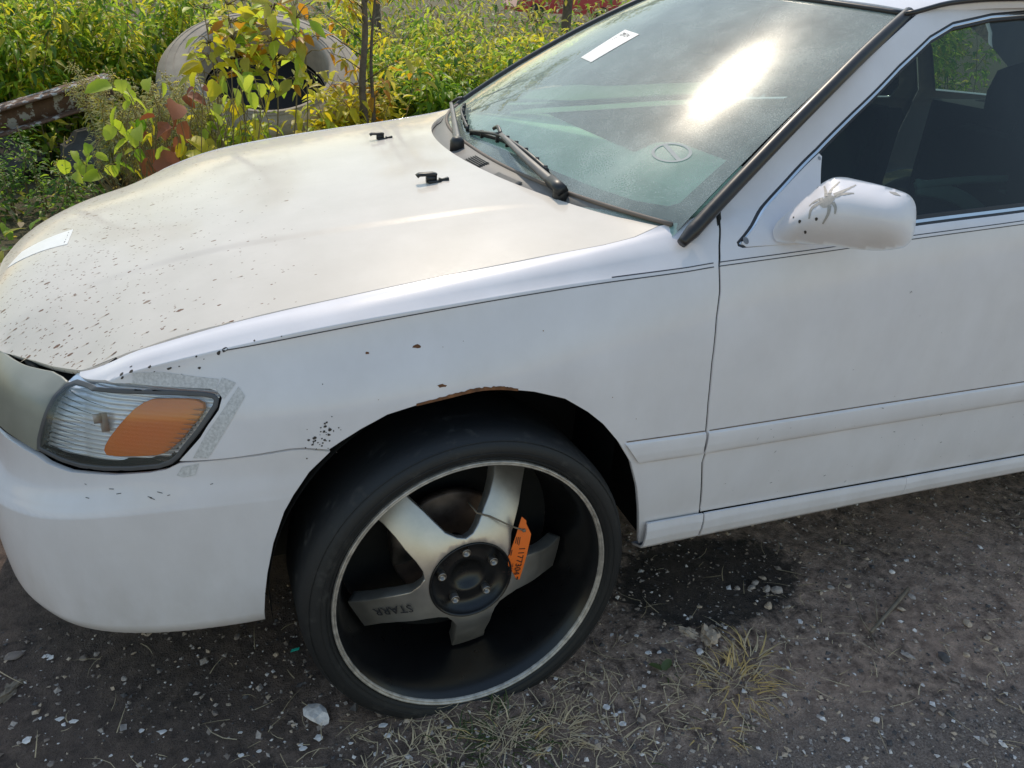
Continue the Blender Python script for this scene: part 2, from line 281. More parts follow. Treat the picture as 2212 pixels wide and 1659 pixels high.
class RowLoft:
    """the same surface addressed by (u, height along the section) so that flat shoulders keep their shape"""
    def __init__(s,S,uref=0.):
        s.S=S; Z=S.Z(np.array([uref]))[0]; D=S.D(np.array([uref]))[0]; s.W=np.concatenate([[0],np.cumsum(np.hypot(np.diff(Z),np.diff(D)))])
    def w(s,u,z):
        Z=s.S.Z(np.array([float(u)]))[0]; return float(np.interp(z,Z,s.W))
    def z(s,u,w):
        u=np.atleast_1d(np.asarray(u,float)); w=np.atleast_1d(np.asarray(w,float)); u,w=np.broadcast_arrays(u,w); Z=s.S.Z(u.ravel()); ww=w.ravel()
        i=np.clip(np.searchsorted(s.W,ww)-1,0,len(s.W)-2); t=(ww-s.W[i])/(s.W[i+1]-s.W[i]); r=np.arange(len(i)); return (Z[r,i]+(Z[r,i+1]-Z[r,i])*t).reshape(w.shape)
    def __call__(s,u,w,off=0.): return s.S(u,s.z(u,w),off)
side=Loft(_SIDE); bumper=Loft(_BUMP); sider=RowLoft(side)
_he=pchip([-1.2,-.9,-.8,-.668,-.5642,-.4095,-.2221,-.0255,.1703,.2787,.344,.4009,.6],[.50,.605,.637,.6834,.7342,.7847,.8205,.8513,.8795,.8963,.9089,.9259,.97])
_hc=pchip([-1.2,-.96,-.9,-.85,-.8,-.7,-.6,-.4,-.2,0,.2,.5],[.58,.690,.715,.733,.746,.770,.793,.840,.876,.908,.934,.965])
_hye=pchip([-1.2,-.668,-.5642,-.4095,-.2221,-.0255,.1703,.2787,.344,.4009,.6],[.62,.6645,.7073,.7399,.7464,.7476,.749,.7555,.7555,.7452,.74])
_crease=pchip([-1.1,-.8,-.5,-.2,0,.12,.2,.26,.3,.42,.6],[.35,.38,.42,.465,.49,.50,.515,.55,.60,.735,.80])  # y of the hood fold
def hood_lead(y): return np.interp(np.abs(y),[0,.2,.4,.5,.6,.67,.72],[-.90,-.888,-.85,-.815,-.755,-.675,-.60])
def hood_rear(y): return .172+.232*(np.abs(y)/.735)**2.1
def hood(x,y,off=0.):
    x=np.asarray(x,float); y=np.asarray(y,float); x,y=np.broadcast_arrays(x,y)
    ye=_hye(x); a=np.abs(y)/ye; he=_he(x); hc=_hc(x)
    z=he+(hc-he)*(1-np.clip(a,0,1.3)**2.3)
    s=np.clip((x-hood_lead(y))/.14,0,1); z=z-.030*(1-s)**2*np.clip((.66-np.abs(y))/.16,0,1)
    k=np.clip((np.abs(y)-_crease(x))/.030+.5,0,1); k=k*k*(3-2*k); z=z+.0032*(1-k)*np.clip((x+.75)/.35,0,1)*np.clip((.26-x)/.16,0,1)-.0015
    return np.stack([x,y,z+off],-1)
def ws(y,t,off=0.):
    y=np.asarray(y,float); t=np.asarray(t,float); y,t=np.broadcast_arrays(y,t)   # y at the base, shrinking upward
    a=np.abs(y)/.735
    xb=.243+.165*a**2.3; zb=.930-.002*a
    yt=y*(.565/.735); xt=.915+.12*a**2; zt=1.336-.022*a**2
    b=.020*4*t*(1-t)
    X=xb+(xt-xb)*t-.52*(b+off); Y=y+(yt-y)*t; Z=zb+(zt-zb)*t+.85*(b+off)
    return np.stack([X,Y,Z],-1)
def roof(x,y,off=0.):
    x=np.asarray(x,float); y=np.asarray(y,float); x,y=np.broadcast_arrays(x,y)
    zc=pchip([.8,.9,1.035,1.14,1.3,1.5,2.0,2.4,2.6],[1.325,1.342,1.362,1.391,1.410,1.418,1.408,1.365,1.335])(x)
    a=np.abs(y)/.58
    return np.stack([x,y,zc-.028*a**2.4-.012*a**8+off],-1)
FENDER=[(-.7487,.6834),(-.6096,.7342),(-.4288,.7847),(-.2294,.8205),(-.0272,.8513),(.1697,.8795),(.2784,.8963),(.3438,.9089),(.4007,.9259),(.4154,.9296),(.4437,.9353),(.4758,.9472),(.5084,.9591),(.5251,.9632),(.5253,.9596),(.5108,.9393),(.4963,.9038),(.4874,.872),(.4885,.8247),(.4835,.7748),(.4833,.6806),(.4882,.5946),(.4946,.529),(.5041,.4705),(.502,.4473),(.5221,.3365),(.5274,.3079),(.5364,.2409),(.3941,.2398),(.3827,.2911),(.3721,.3399),(.3552,.4091),(.331,.4747),(.2949,.5303),(.2561,.5761),(.2207,.6068),(.1704,.6403),(.1068,.6614),(.0459,.6729),(.0018,.6746),(-.0553,.6672),(-.1154,.6583),(-.1677,.6458),(-.2148,.6231),(-.2502,.6027),(-.2723,.5887),(-.3152,.5955),(-.3386,.5953),(-.3893,.5884),(-.5255,.5719),(-.4858,.616),(-.4511,.6642),(-.4447,.6835),(-.4497,.6935),(-.4678,.6986),(-.536,.6964),(-.6219,.6949),(-.6986,.6847),(-.7428,.6802)]
BUMP_TOP=[(-.9806,.5378),(-.9005,.5437),(-.8294,.5423),(-.8007,.5354),(-.7432,.5311),(-.6944,.531),(-.648,.536),(-.5831,.5472),(-.5508,.556),(-.5277,.5689),(-.3897,.5858),(-.3387,.5929),(-.3153,.5927),(-.2706,.5848)]
BUMP_ARCH=[(-.2706,.5858),(-.3087,.5442),(-.3384,.5016),(-.3565,.4684),(-.3797,.4025),(-.3955,.3337),(-.4053,.2733),(-.4273,.1184)]
BUMP_BOT=[(-0.55,.1159),(-.6816,.0969)]
DOOR_FRONT=[(.5438,.2407),(.5344,.3065),(.529,.3352),(.5085,.4463),(.5105,.4695),(.5009,.5281),(.4943,.5939),(.4893,0.68),(.4891,.7745),(.4941,.8244),(.4928,.8719),(.5016,.9038),(.5163,.9393),(.5318,.9603)]
DOOR_TOP=[(0.53,.9691),(.6198,1.0299),(.7611,1.1208),(.8752,1.2075),(.9581,1.2626),(1.0399,1.3131),(1.0582,1.3236),(1.0956,1.3386),(1.1415,1.3533)]
WINDOW=[(.5363,.9089),(.7715,1.0647),(.8654,1.1357),(.9906,1.2263),(1.0835,1.2851),(1.1542,1.3146),(1.2716,1.3365),(1.376,1.3469)]
SAILTIP=[(.5363,.9089),(.537,.9022),(.5459,.8992),(.6443,.9042),(.9577,.9294),(1.2605,.9494)]
SILL=[(0.53,.3074),(1.0969,.3056),(1.517,.3083)]
SILLB=[(.3936,.2414),(.5364,.2409),(1.1241,.2584),(1.5535,.2546)]
MOULD_T=[(.3086,.528),(.4962,.5265),(.9089,.534),(1.3934,.5408)]
MOULD_B=[(.3485,.4719),(.5071,.4724),(1.422,.4819)]
PIN=[(-.4326,0.76),(-.2374,.792),(-.0457,.8164),(.1889,.8414),(.4121,.8611),(.4888,.8704),(.749,.8915),(.9515,.9072),(1.2487,.9289)]
LAMP_LENS=[(-.8051,.5599),(-.8041,.5751),(-.7936,.606),(-.7842,.6341),(-.7761,.6548),(-.7642,.6659),(-.743,.6731),(-.7074,.6757),(-.6846,.6772),(-.6393,.6806),(-.5738,.6846),(-.5114,.6876),(-.4751,.688),(-.4613,.6859),(-.4566,.6816),(-.459,.6724),(-.4727,.6534),(-.4942,.6251),(-.516,.5996),(-.5295,.582),(-.5427,.5703),(-.5642,.5608),(-.6129,.5519),(-.6681,.5453),(-.7143,.5439),(-.7527,.5487),(-.7838,.5559)]
AMBER=[(-.6674,.5723),(-.6643,.5811),(-.6539,.597),(-.6369,.6173),(-.6205,.635),(-.603,.6517),(-.5862,.663),(-.5695,.6698),(-.5362,.6729),(-.5076,.6745),(-.4916,.6737),(-.4818,.6697),(-.4801,.6624),(-.4887,.6489),(-.5059,.6285),(-.5234,.6072),(-.5409,.5915),(-.5539,.5819),(-.571,.5751),(-.6004,.5709),(-.6436,.5661),(-.6636,.5653)]
LAMP_OUT=[(-.8141,.549),(-.8054,.5832),(-.7914,.6294),(-.7818,.6541),(-.7654,.6692),(-.7374,.6773),(-.6994,.6831),(-.6396,.6923),(-.5738,.6955),(-.5112,.6975),(-.4648,.6966),(-.4492,.6926),(-.4438,.6838),(-.4465,.6691),(-.4635,.6442),(-.4873,.6115),(-.5093,.5836),(-.5268,.5675),(-.544,.5573),(-.561,.5518),(-.6033,.544),(-.6466,.5393),(-.6921,.5352),(-.7392,.5366),(-.7694,.5412),(-.7965,.5455)]
HEAD=[(-.9347,.5614),(-.8793,.5569),(-.8185,.5512),(-.8085,.5825),(-.7943,.6289),(-.7873,.6505),(-.7752,.6679),(-.8435,.666),(-.9381,.661),(-1.0542,.6491)]
TAPE1=[(-.6034,.7145),(-.5494,.7194),(-.4484,.7138),(-.4545,.6979),(-.5363,.6967),(-.6043,.6965)]
TAPE2=[(-.4431,.7163),(-0.42,.7082),(-.4422,.6814),(-.4545,.6967)]
TAPE3=[(-.4164,.7023),(-.4056,.6878),(-.475,.5807),(-.5017,.5791),(-.4773,.6215)]
TAPE4=[(-.5231,.5598),(-.4931,.5671),(-.5015,.5453),(-.5219,.5403),(-.5338,.5438)]
SPOTS=[(-.4364,.7609,.0059),(-.4466,.755,.0046),(-.5359,.7259,.0049),(-.4821,.7295,.0040),(-.6273,.7088,.0052),(-.6071,.7152,.0043),(-.6244,.7039,.0037),(-.5715,.7261,.0046),(-.5705,.7044,.0034),(-.5176,.7303,.0024),(-.5148,.717,.0024),(-.4862,.7484,.0024),(-.5635,.7185,.0024),(-.4771,.7023,.0024),(-.4731,.7442,.0015),(-.3853,.7744,.0021),(-.3387,.7817,.0018),(-.6107,.7199,.0034),(-.273,.6394,.0027),(-.276,.632,.0034),(-.2685,.6258,.0037),(-.2783,.623,.0031),(-.2708,.6168,.0034),(-.2954,.6119,.0043),(-.3053,.6089,.0031),(-.2784,.6073,.0027),(-.2993,.6002,.0027),(-.2838,.5967,.0021),(-.2756,.7037,.0015),(-.2531,.6283,.0018),(-.2638,.6495,.0015),(-.3113,.595,.0021)]
RUST_SIDE=[(-.1077,.7565),(-.1955,.7502),(-.0683,.6891),(.1269,.7703),(-.0238,.7606),(-.0615,.753),(-.1823,.6735),(0.27,.6319),(.3269,.5785)]
RUST_ARCH=[(-.0952,.6653),(-.0556,.6681),(.0021,.6751),(.0314,.6752)]
HOOD_NEAR=[(-.6683,-.6624),(-.5645,-.7049),(-.4095,-.7372),(-.2217,-.7437),(-.0247,-.7451),(.1715,-.7464),(.2801,-.7529),(.3454,-.7527),(.4024,-.7425)]
HOOD_REAR=[(.402,-.7434),(.3739,-.6931),(.3389,-.6225),(.2825,-.5247),(.2595,-.4739),(.222,-.3757),(.1962,-.2945),(.1817,-.2192),(.1703,-.1239),(.1661,-.0216),(.1742,0.14),(.1928,.2728),(0.23,.4299)]
HOOD_FRONT=[(-.8304,-.4711),(-.7702,-.5464),(-.7234,-.6037),(-.6746,-.6637)]
HOODSPOTS=[(-.7667,-.3118,.0046,.0016),(-.7243,-.406,.0039,.0013),(-.8044,-.4388,.0052,.0019),(-.8167,-.4499,.0059,.0026),(-.8217,-.4589,.0039,.0019),(-.7692,-.5429,.0052,.0039),(-.6444,-.5517,.0052,.0019),(-.627,-.5368,.0059,.0019),(-.6082,-.6716,.0066,.0029),(-.6674,-.6348,.0039,.0026),(-.6925,-.6194,.0036,.0016),(-.6909,-.5291,.0039,.0016),(-.7018,-.5057,.0033,.0016),(-.6601,-.5951,.0039,.0019),(-.6095,-.6409,.0029,.0016),(-.5032,-.693,.0036,.0019),(-.5509,-.6632,.0036,.0016),(-.4091,-.7317,.0066,.0023),(-.4662,-0.62,.0026,.0013),(-.3829,-.5803,.0033,.0016),(-.6606,-.4092,.0049,.0016),(-.6536,-.3597,.0046,.0013),(-.693,-.4195,.0039,.0013),(-.7523,-.2523,.0039,.0013),(-.7817,-.4288,.0052,.0016),(-.7144,-0.58,.0039,.0016),(-.7072,-.566,.0033,.0016),(-.6781,-.5915,.0029,.0016),(-.753,-.4858,.0033,.0013),(-.787,-.4638,.0036,.0013),(-.7572,-.5353,.0026,.0013),(-.7241,-.5948,.0026,.0016)]
STICKER_HOOD=[(-.8663,-.1321),(-.8431,-.0747),(-.7355,-.0423),(-.7363,-.1467)]
WS_STICKER=[(.1101,.5171),(.1304,.7101),(.0001,.6971),(.0114,.5078)]
FRIT=[(.0928,.0366),(-.2576,.0707),(-.4055,.0614),(-.565,.0528),(-.6464,.053),(-.7148,.0645),(-.7325,.0947)]
TINT=[(-.1071,.8136),(-.2406,.8234),(-.4601,.8533),(-.5764,.8361),(-.7115,.8305)]
OVAL=[(-.5708,.2137),(-.5863,.2498),(-.6216,.2711),(-.661,.2776),(-.6609,.2467),(-.6348,.2147),(-.6002,.1975)]
WS_EDGE_NEAR=[(-.7671,.0284),(-.7668,.2639),(-.7602,.5481),(-.7378,.7863),(-.7117,1.0001)]
SAIL=[(.5458,.9081),(.7766,1.0557),(.7815,1.0509),(.7617,.9999),(.716,.9085),(.5547,.9021)]
WIPE=[(-.4744,-0.02),(-.3352,0.03),(-.1284,.0756),(-.0785,.0929),(.0972,.0439),(-.107,.0768),(-.2681,.0675),(-.3931,.0431)]
WIPEF=[(.0402,-.0512),(.5216,.0422),(.4756,.0966),(.4507,.0915),(.1313,.0447)]
STAR=[(.0816,.2031),(.0748,.1797),(.0634,.1564),(.0476,.1368),(.0285,.1141),(.0121,.1004),(-.0009,.0948),(-0.02,.094),(-.0331,.097),(-.0455,.1038),(-.0599,.1168),(-.0768,.1306),(-.0931,.1466),(-.1143,.1677),(-.1638,.1231),(-.1625,.1217),(-.1474,.0986),(-.1289,.0748),(-.1126,.0543),(-.0997,.041),(-.0952,.0245),(-.0955,.0129),(-.1027,-.0052),(-.118,-.0233),(-.1361,-.0394),(-.1599,-.0564),(-.1808,-.0695),(-.2048,-.0785),(-0.22,-.0794),(-.2073,-.1087),(-.1934,-.144),(-.1741,-.1507),(-.1489,-.1477),(-.1243,-.1357),(-.1002,-.1191),(-.0792,-.1022),(-.0599,-.0975),(-.0422,-.1036),(-.0288,-.124),(-.0167,-.1612),(-.0007,-.2232),(.0486,-.3855),(.0793,-.392),(.1126,-.3912),(.1213,-.3805),(.109,-.2983),(.075,-.1832),(.0632,-.123),(.0657,-.0948),(.0802,-.0806),(.1084,-.0865),(.1553,-.115),(.1993,-.1325),(.2221,-.1105),(0.23,-.0718),(.232,-.028),(.1976,-.0303),(.1509,-.0088),(.1107,.0127),(.0908,.0317),(.0811,.0559),(.0854,.0819),(.0986,0.1),(.1185,.112),(.1293,.1396),(.1373,.1645),(.1382,.181)]
TAG=[(.109,.1223),(.1183,.1117),(.1182,.1053),(.1285,.0804),(.1084,-.0292),(.1009,-.0244),(.0805,.0158),(.0792,.0357)]
TIE=[(.0171,.1432),(.044,.1307),(.1127,.0927)]
MIRROR=[(-.1531,-.0264),(-.1495,-.0094),(-.1323,.016),(-.1122,.0436),(-.091,.0729),(-.0789,.0846),(-.0675,.0913),(-.0495,.0942),(-.0306,.0934),(.0067,.0909),(.0439,.0866),(.0628,.0823),(.0734,.0756),(.082,.064),(.0884,.0444),(.0923,.0243),(.0927,.0073),(.0891,-.0049),(.0825,-.0129),(.0649,-.0203),(.0397,-.0274),(.004,-.0317),(-.033,-.0341),(-.0705,-.0376),(-.1086,-.0422),(-.1399,-.0453),(-.1489,-.0379)]
SPIDER=[[(-.0685,.0501),(-.0732,.0601),(-.0811,.0716)],[(-.0638,.0539),(-.0637,.0637),(-.0559,.0835)],[(-.0554,.0544),(-.037,.0692),(-.0255,.0817)],[(-.0538,.0517),(-.0398,.059),(-.0223,.0634)],[(-.0718,.0447),(-.0823,.0409),(-.0945,.0288)],[(-.0723,.0396),(-.0874,.0241),(-.0868,.0043)],[(-.0564,.0336),(-.055,.0181),(-.0603,-.0007)],[(-.0525,.0402),(-.0454,.0316),(-.0432,.0203)]]
SPBODY=[(-.0629,.0541),(-.0538,.0517),(-.0513,.0463),(-.0538,.038),(-.0583,.0303),(-.0672,.0277),(-.0739,.0315),(-.0742,.0393),(-.0692,.0491)]
MCHIP=[(-.118,.0035,.0019),(-.103,-.0031,.0035),(-.0733,.0058,.0033),(-.089,-.0201,.0030)]
MPATCH=[(.0322,.0805),(.0437,.0809),(.0541,.0755),(.0435,.0752),(.0348,.0775)]
json_stones=[(-0.326, -0.904, (0.036, 0.024, 0.016), 'gravel4', 'flat white faced stone just left of the wheel bottom'), (0.858, -0.835, (0.019, 0.015, 0.012), 'gravel0', 'largest grey stone of the pile on the oily patch'), (0.832, -0.821, (0.015, 0.012, 0.01), 'gravel0', 'rounded grey stone left of the largest one on the oily patch'), (0.818, -0.791, (0.013, 0.01, 0.009), 'gravel0', 'grey stone at the top of the pile on the oily patch'), (0.798, -0.807, (0.009, 0.013, 0.008), 'gravel0', 'narrow upright grey stone in the pile on the oily patch'), (0.8, -0.876, (0.011, 0.014, 0.009), 'gravel2', 'pinkish stone below the pile on the oily patch'), (0.846, -0.894, (0.01, 0.008, 0.006), 'gravel0', 'small twin grey stone right of the pinkish one'), (0.76, -0.798, (0.008, 0.008, 0.006), 'gravel0', 'small lone grey stone left of the pile on the oily patch'), (0.851, -0.779, (0.014, 0.008, 0.006), 'gravel2', 'tan leaf shaped stone on top of the pile on the oily patch'), (1.048, -0.877, (0.015, 0.008, 0.006), 'gravel2', 'flat tan stone right of the oily patch'), (0.999, -0.867, (0.012, 0.009, 0.005), 'gravel0', 'grey stone at the edge of the oily patch'), (0.961, -0.877, (0.011, 0.006, 0.005), 'gravel2', 'slanted tan chip at the edge of the oily patch'), (1.108, -0.894, (0.01, 0.009, 0.007), 'gravel1', 'brown round stone above the forked twig'), (1.201, -0.869, (0.01, 0.007, 0.006), 'gravel4', 'pale split stone above the forked twig'), (1.099, -1.152, (0.022, 0.013, 0.01), 'gravel3', 'dark slate stone lying on the right'), (1.157, -1.159, (0.01, 0.008, 0.006), 'gravel2', 'pale tan stone right of the dark slate one'), (1.253, -1.134, (0.012, 0.008, 0.006), 'gravel2', 'tan curled lump at the far right of the dirt'), (1.244, -1.082, (0.016, 0.012, 0.006), 'gravel2', 'dusty tan stone with dust around it at the right'), (1.181, -0.961, (0.013, 0.009, 0.004), 'gravel0', 'flat grey stone beside the upper end of the twig'), (1.022, -1.116, (0.02, 0.01, 0.004), 'gravel0', 'flat pale stone left of the dark slate one'), (-0.47, -0.628, (0.014, 0.008, 0.006), 'gravel1', 'grey stone under the rear corner of the bumper'), (-0.392, -0.709, (0.009, 0.006, 0.005), 'gravel2', 'tan pebble left of the teal shard'), (-0.786, -0.601, (0.011, 0.008, 0.006), 'gravel1', 'brown pebble below the bumper'), (-0.932, -0.547, (0.026, 0.016, 0.006), 'gravel1', 'flat brown stone at the left edge below the bumper'), (-0.523, -0.833, (0.012, 0.008, 0.007), 'gravel1', 'rounded brown stone on the bare dirt lower left'), (0.317, -1.098, (0.01, 0.01, 0.006), 'gravel1', 'grey stone among the straw right of the wheel'), (0.815, -1.244, (0.011, 0.008, 0.008), 'gravel4', 'pale stone on the old asphalt at the bottom right'), (0.993, -1.361, (0.012, 0.009, 0.006), 'gravel0', 'grey stone at the bottom right corner'), (0.546, -0.961, (0.012, 0.01, 0.006), 'gravel4', 'white flake of stone left of the dry grass tuft')]
FLAKES=[(-0.862, -0.569), (-0.854, -0.577), (-0.868, -0.57), (-0.662, -0.832), (-0.623, -0.849), (-0.579, -0.928), (-0.331, -0.954), (-0.366, -0.961), (-0.33, -0.957), (-0.363, -0.971), (-0.444, -0.95), (-0.477, -0.948), (0.266, -1.065), (0.271, -1.073), (0.282, -1.067), (0.275, -1.098), (-0.075, -1.005), (0.097, -1.036), (0.42, -0.881), (0.422, -0.937), (0.367, -1.019), (-0.203, -0.963), (-0.2, -0.99), (-0.272, -0.986), (0.449, -0.942), (0.261, -1.048), (0.102, -1.11), (0.719, -1.262), (0.601, -0.909), (0.845, -0.946), (0.184, -0.949), (-0.852, -0.743), (-0.814, -0.756), (-0.79, -0.77), (-0.476, -0.896), (-0.866, -0.795), (-0.713, -0.874), (0.828, -1.07), (1.159, -1.019), (1.278, -0.839), (0.821, -0.923)]
TEAL=(-0.352, -0.713)
TWIG=(1.08, -0.988)
TUFTS=[(0.576, -1.065, 90, 0.075, 0.13, ['drygrass', 'straw'], 'golden tuft of dry grass on the dirt right of the wheel', 1), (0.653, -1.016, 60, 0.1, 0.09, ['straw', 'drygrass'], 'flattened pale straw clump behind the golden grass tuft', 2), (0.022, -1.057, 110, 0.075, 0.14, ['lowgreen', 'straw', 'drygrass'], 'largest green and straw grass tuft at the bottom below the wheel', 3), (-0.074, -1.068, 70, 0.06, 0.12, ['lowgreen', 'straw'], 'low green grass tuft left of the largest one at the bottom edge', 4), (0.139, -1.069, 40, 0.07, 0.1, ['straw', 'lowgreen'], 'sparse straw coloured tuft right of the largest grass tuft', 5), (0.463, -1.148, 50, 0.05, 0.13, ['straw', 'drygrass', 'lowgreen'], 'low litter of dry grass below the golden tuft', 6), (-0.161, -1.041, 40, 0.06, 0.1, ['straw'], 'thin dead grass stalks at the bottom left of the grass tufts', 7), (0.445, -0.992, 22, 0.03, 0.04, ['lowgreen'], 'tiny green sprout left of the golden grass tuft', 8), (0.243, -1.13, 46, 0.045, 0.16, ['straw', 'lowgreen'], 'flat dead grass along the edge of the old asphalt', 9)]
VINE=[(-0.906, 3.088, 0.679, 0.126, 'lime'), (-0.821, 2.708, 0.758, 0.071, 'lime'), (-0.896, 3.055, 0.573, 0.105, 'lime'), (-0.828, 3.041, 0.662, 0.076, 'lime'), (-0.942, 3.089, 0.479, 0.12, 'lime'), (-0.883, 2.925, 0.445, 0.116, 'lime'), (-0.846, 3.089, 0.39, 0.106, 'lime'), (-0.79, 2.751, 0.403, 0.079, 'green'), (-0.723, 2.986, 0.565, 0.096, 'lime'), (-0.806, 2.815, 0.477, 0.074, 'lime'), (-1.12, 3.096, 0.26, 0.093, 'lime'), (-1.203, 3.037, 0.286, 0.092, 'lime'), (-1.134, 2.886, 0.254, 0.096, 'lime'), (-1.018, 2.913, 0.233, 0.097, 'lime'), (-1.0, 2.663, 0.385, 0.065, 'lime'), (-1.024, 2.667, 0.444, 0.059, 'green'), (-0.707, 2.947, 0.736, 0.088, 'lime'), (-0.708, 2.894, 0.45, 0.088, 'yellow'), (-0.769, 3.082, 0.468, 0.077, 'yellow'), (-0.783, 2.954, 0.527, 0.069, 'green'), (-0.871, 2.719, 0.385, 0.079, 'green'), (-0.932, 2.831, 0.308, 0.088, 'green'), (-0.646, 3.034, 0.591, 0.118, 'brownleaf'), (-0.669, 2.911, 0.517, 0.095, 'brownleaf'), (-0.605, 2.655, 0.529, 0.103, 'brownleaf'), (-0.56, 3.069, 0.492, 0.126, 'brownleaf'), (-0.792, 3.064, 0.329, 0.155, 'brownleaf'), (-0.701, 2.693, 0.365, 0.151, 'brownleaf'), (-0.646, 2.922, 0.382, 0.116, 'brownleaf'), (-0.66, 2.841, 0.308, 0.122, 'brownleaf'), (-0.518, 3.044, 0.641, 0.097, 'brownleaf'), (-0.473, 2.806, 0.71, 0.059, 'brownleaf'), (-0.576, 2.767, 0.473, 0.112, 'yellow'), (-0.535, 2.893, 0.425, 0.122, 'yellow'), (-0.503, 3.133, 0.332, 0.121, 'yellow'), (-0.463, 3.198, 0.286, 0.13, 'yellow'), (-0.559, 2.707, 0.373, 0.105, 'yellow'), (-0.612, 2.96, 0.361, 0.09, 'lime'), (-0.445, 3.093, 0.388, 0.106, 'olive'), (-0.386, 2.906, 0.375, 0.102, 'olive'), (-0.326, 2.867, 0.351, 0.088, 'lime'), (-0.416, 3.579, 0.722, 0.13, 'yellow'), (-0.38, 3.538, 0.686, 0.137, 'yellow'), (-0.347, 3.183, 0.69, 0.107, 'yellow'), (-0.301, 3.091, 0.74, 0.105, 'lime'), (-0.274, 2.748, 0.816, 0.098, 'lime'), (-0.227, 2.801, 0.775, 0.092, 'lime'), (-0.177, 3.068, 0.771, 0.09, 'green'), (-0.234, 3.361, 0.561, 0.118, 'yellow'), (-0.175, 3.549, 0.492, 0.138, 'yellow'), (-0.166, 3.234, 0.486, 0.13, 'yellow'), (-0.211, 3.587, 0.385, 0.116, 'yellow'), (-0.165, 3.238, 0.388, 0.109, 'yellow'), (-0.189, 2.725, 0.702, 0.091, 'lime'), (-0.267, 2.897, 0.702, 0.088, 'lime'), (-0.403, 2.819, 0.588, 0.093, 'lime'), (-0.362, 2.921, 0.611, 0.081, 'lime'), (-0.765, 3.102, 0.173, 0.071, 'green'), (-0.853, 3.005, 0.223, 0.077, 'yellow'), (-0.165, 2.653, 0.468, 0.071, 'olive'), (-0.88, 2.806, 0.693, 0.091, 'lime'), (-0.832, 2.922, 0.717, 0.057, 'lime'), (-0.796, 2.893, 0.64, 0.092, 'lime'), (-0.823, 3.008, 0.607, 0.054, 'lime'), (-0.913, 2.892, 0.492, 0.079, 'lime'), (-0.772, 2.688, 0.527, 0.102, 'lime'), (-0.805, 2.773, 0.478, 0.072, 'lime'), (-0.868, 3.074, 0.401, 0.08, 'green'), (-0.695, 2.828, 0.603, 0.079, 'lime'), (-0.846, 3.033, 0.491, 0.052, 'lime'), (-1.15, 3.143, 0.247, 0.091, 'lime'), (-1.142, 2.963, 0.348, 0.065, 'lime'), (-1.087, 2.988, 0.267, 0.094, 'lime'), (-0.979, 2.955, 0.274, 0.074, 'lime'), (-1.056, 2.807, 0.387, 0.045, 'lime'), (-1.128, 3.106, 0.272, 0.04, 'green'), (-0.637, 2.884, 0.726, 0.062, 'lime'), (-0.779, 3.106, 0.425, 0.068, 'yellow'), (-0.716, 2.803, 0.516, 0.056, 'yellow'), (-0.78, 3.084, 0.437, 0.05, 'green'), (-0.967, 3.043, 0.253, 0.062, 'green'), (-1.043, 2.956, 0.323, 0.058, 'green'), (-0.605, 2.871, 0.602, 0.104, 'brownleaf'), (-0.684, 2.72, 0.572, 0.067, 'brownleaf'), (-0.6, 3.036, 0.412, 0.069, 'brownleaf'), (-0.577, 2.831, 0.629, 0.118, 'brownleaf'), (-0.781, 2.981, 0.474, 0.092, 'brownleaf'), (-0.751, 2.717, 0.234, 0.139, 'brownleaf'), (-0.746, 2.691, 0.364, 0.094, 'brownleaf'), (-0.631, 2.722, 0.371, 0.08, 'brownleaf'), (-0.547, 3.055, 0.63, 0.073, 'brownleaf'), (-0.426, 2.739, 0.73, 0.035, 'brownleaf'), (-0.556, 3.101, 0.404, 0.11, 'yellow'), (-0.566, 2.836, 0.404, 0.077, 'yellow'), (-0.444, 3.438, 0.28, 0.088, 'yellow'), (-0.446, 3.325, 0.254, 0.089, 'yellow'), (-0.578, 2.96, 0.348, 0.068, 'yellow'), (-0.64, 2.697, 0.41, 0.085, 'lime'), (-0.4, 2.851, 0.389, 0.092, 'olive'), (-0.538, 3.118, 0.248, 0.085, 'olive'), (-0.331, 2.74, 0.324, 0.053, 'lime'), (-0.453, 2.977, 0.769, 0.111, 'yellow'), (-0.342, 3.313, 0.767, 0.08, 'yellow'), (-0.351, 3.3, 0.636, 0.075, 'yellow'), (-0.307, 2.662, 0.696, 0.063, 'lime'), (-0.166, 2.66, 0.794, 0.079, 'lime'), (-0.157, 3.125, 0.742, 0.095, 'lime'), (-0.227, 3.065, 0.842, 0.081, 'green'), (-0.255, 3.551, 0.533, 0.084, 'yellow'), (-0.073, 3.554, 0.58, 0.133, 'yellow'), (-0.203, 3.627, 0.349, 0.129, 'yellow'), (-0.284, 3.229, 0.523, 0.088, 'yellow'), (-0.203, 3.442, 0.424, 0.08, 'yellow'), (-0.054, 2.898, 0.739, 0.059, 'lime'), (-0.124, 2.937, 0.723, 0.077, 'lime'), (-0.288, 3.119, 0.512, 0.064, 'lime'), (-0.278, 3.03, 0.611, 0.052, 'lime'), (-0.737, 3.134, 0.097, 0.06, 'green'), (-0.814, 2.708, 0.401, 0.05, 'yellow'), (-0.016, 2.976, 0.406, 0.046, 'olive')]
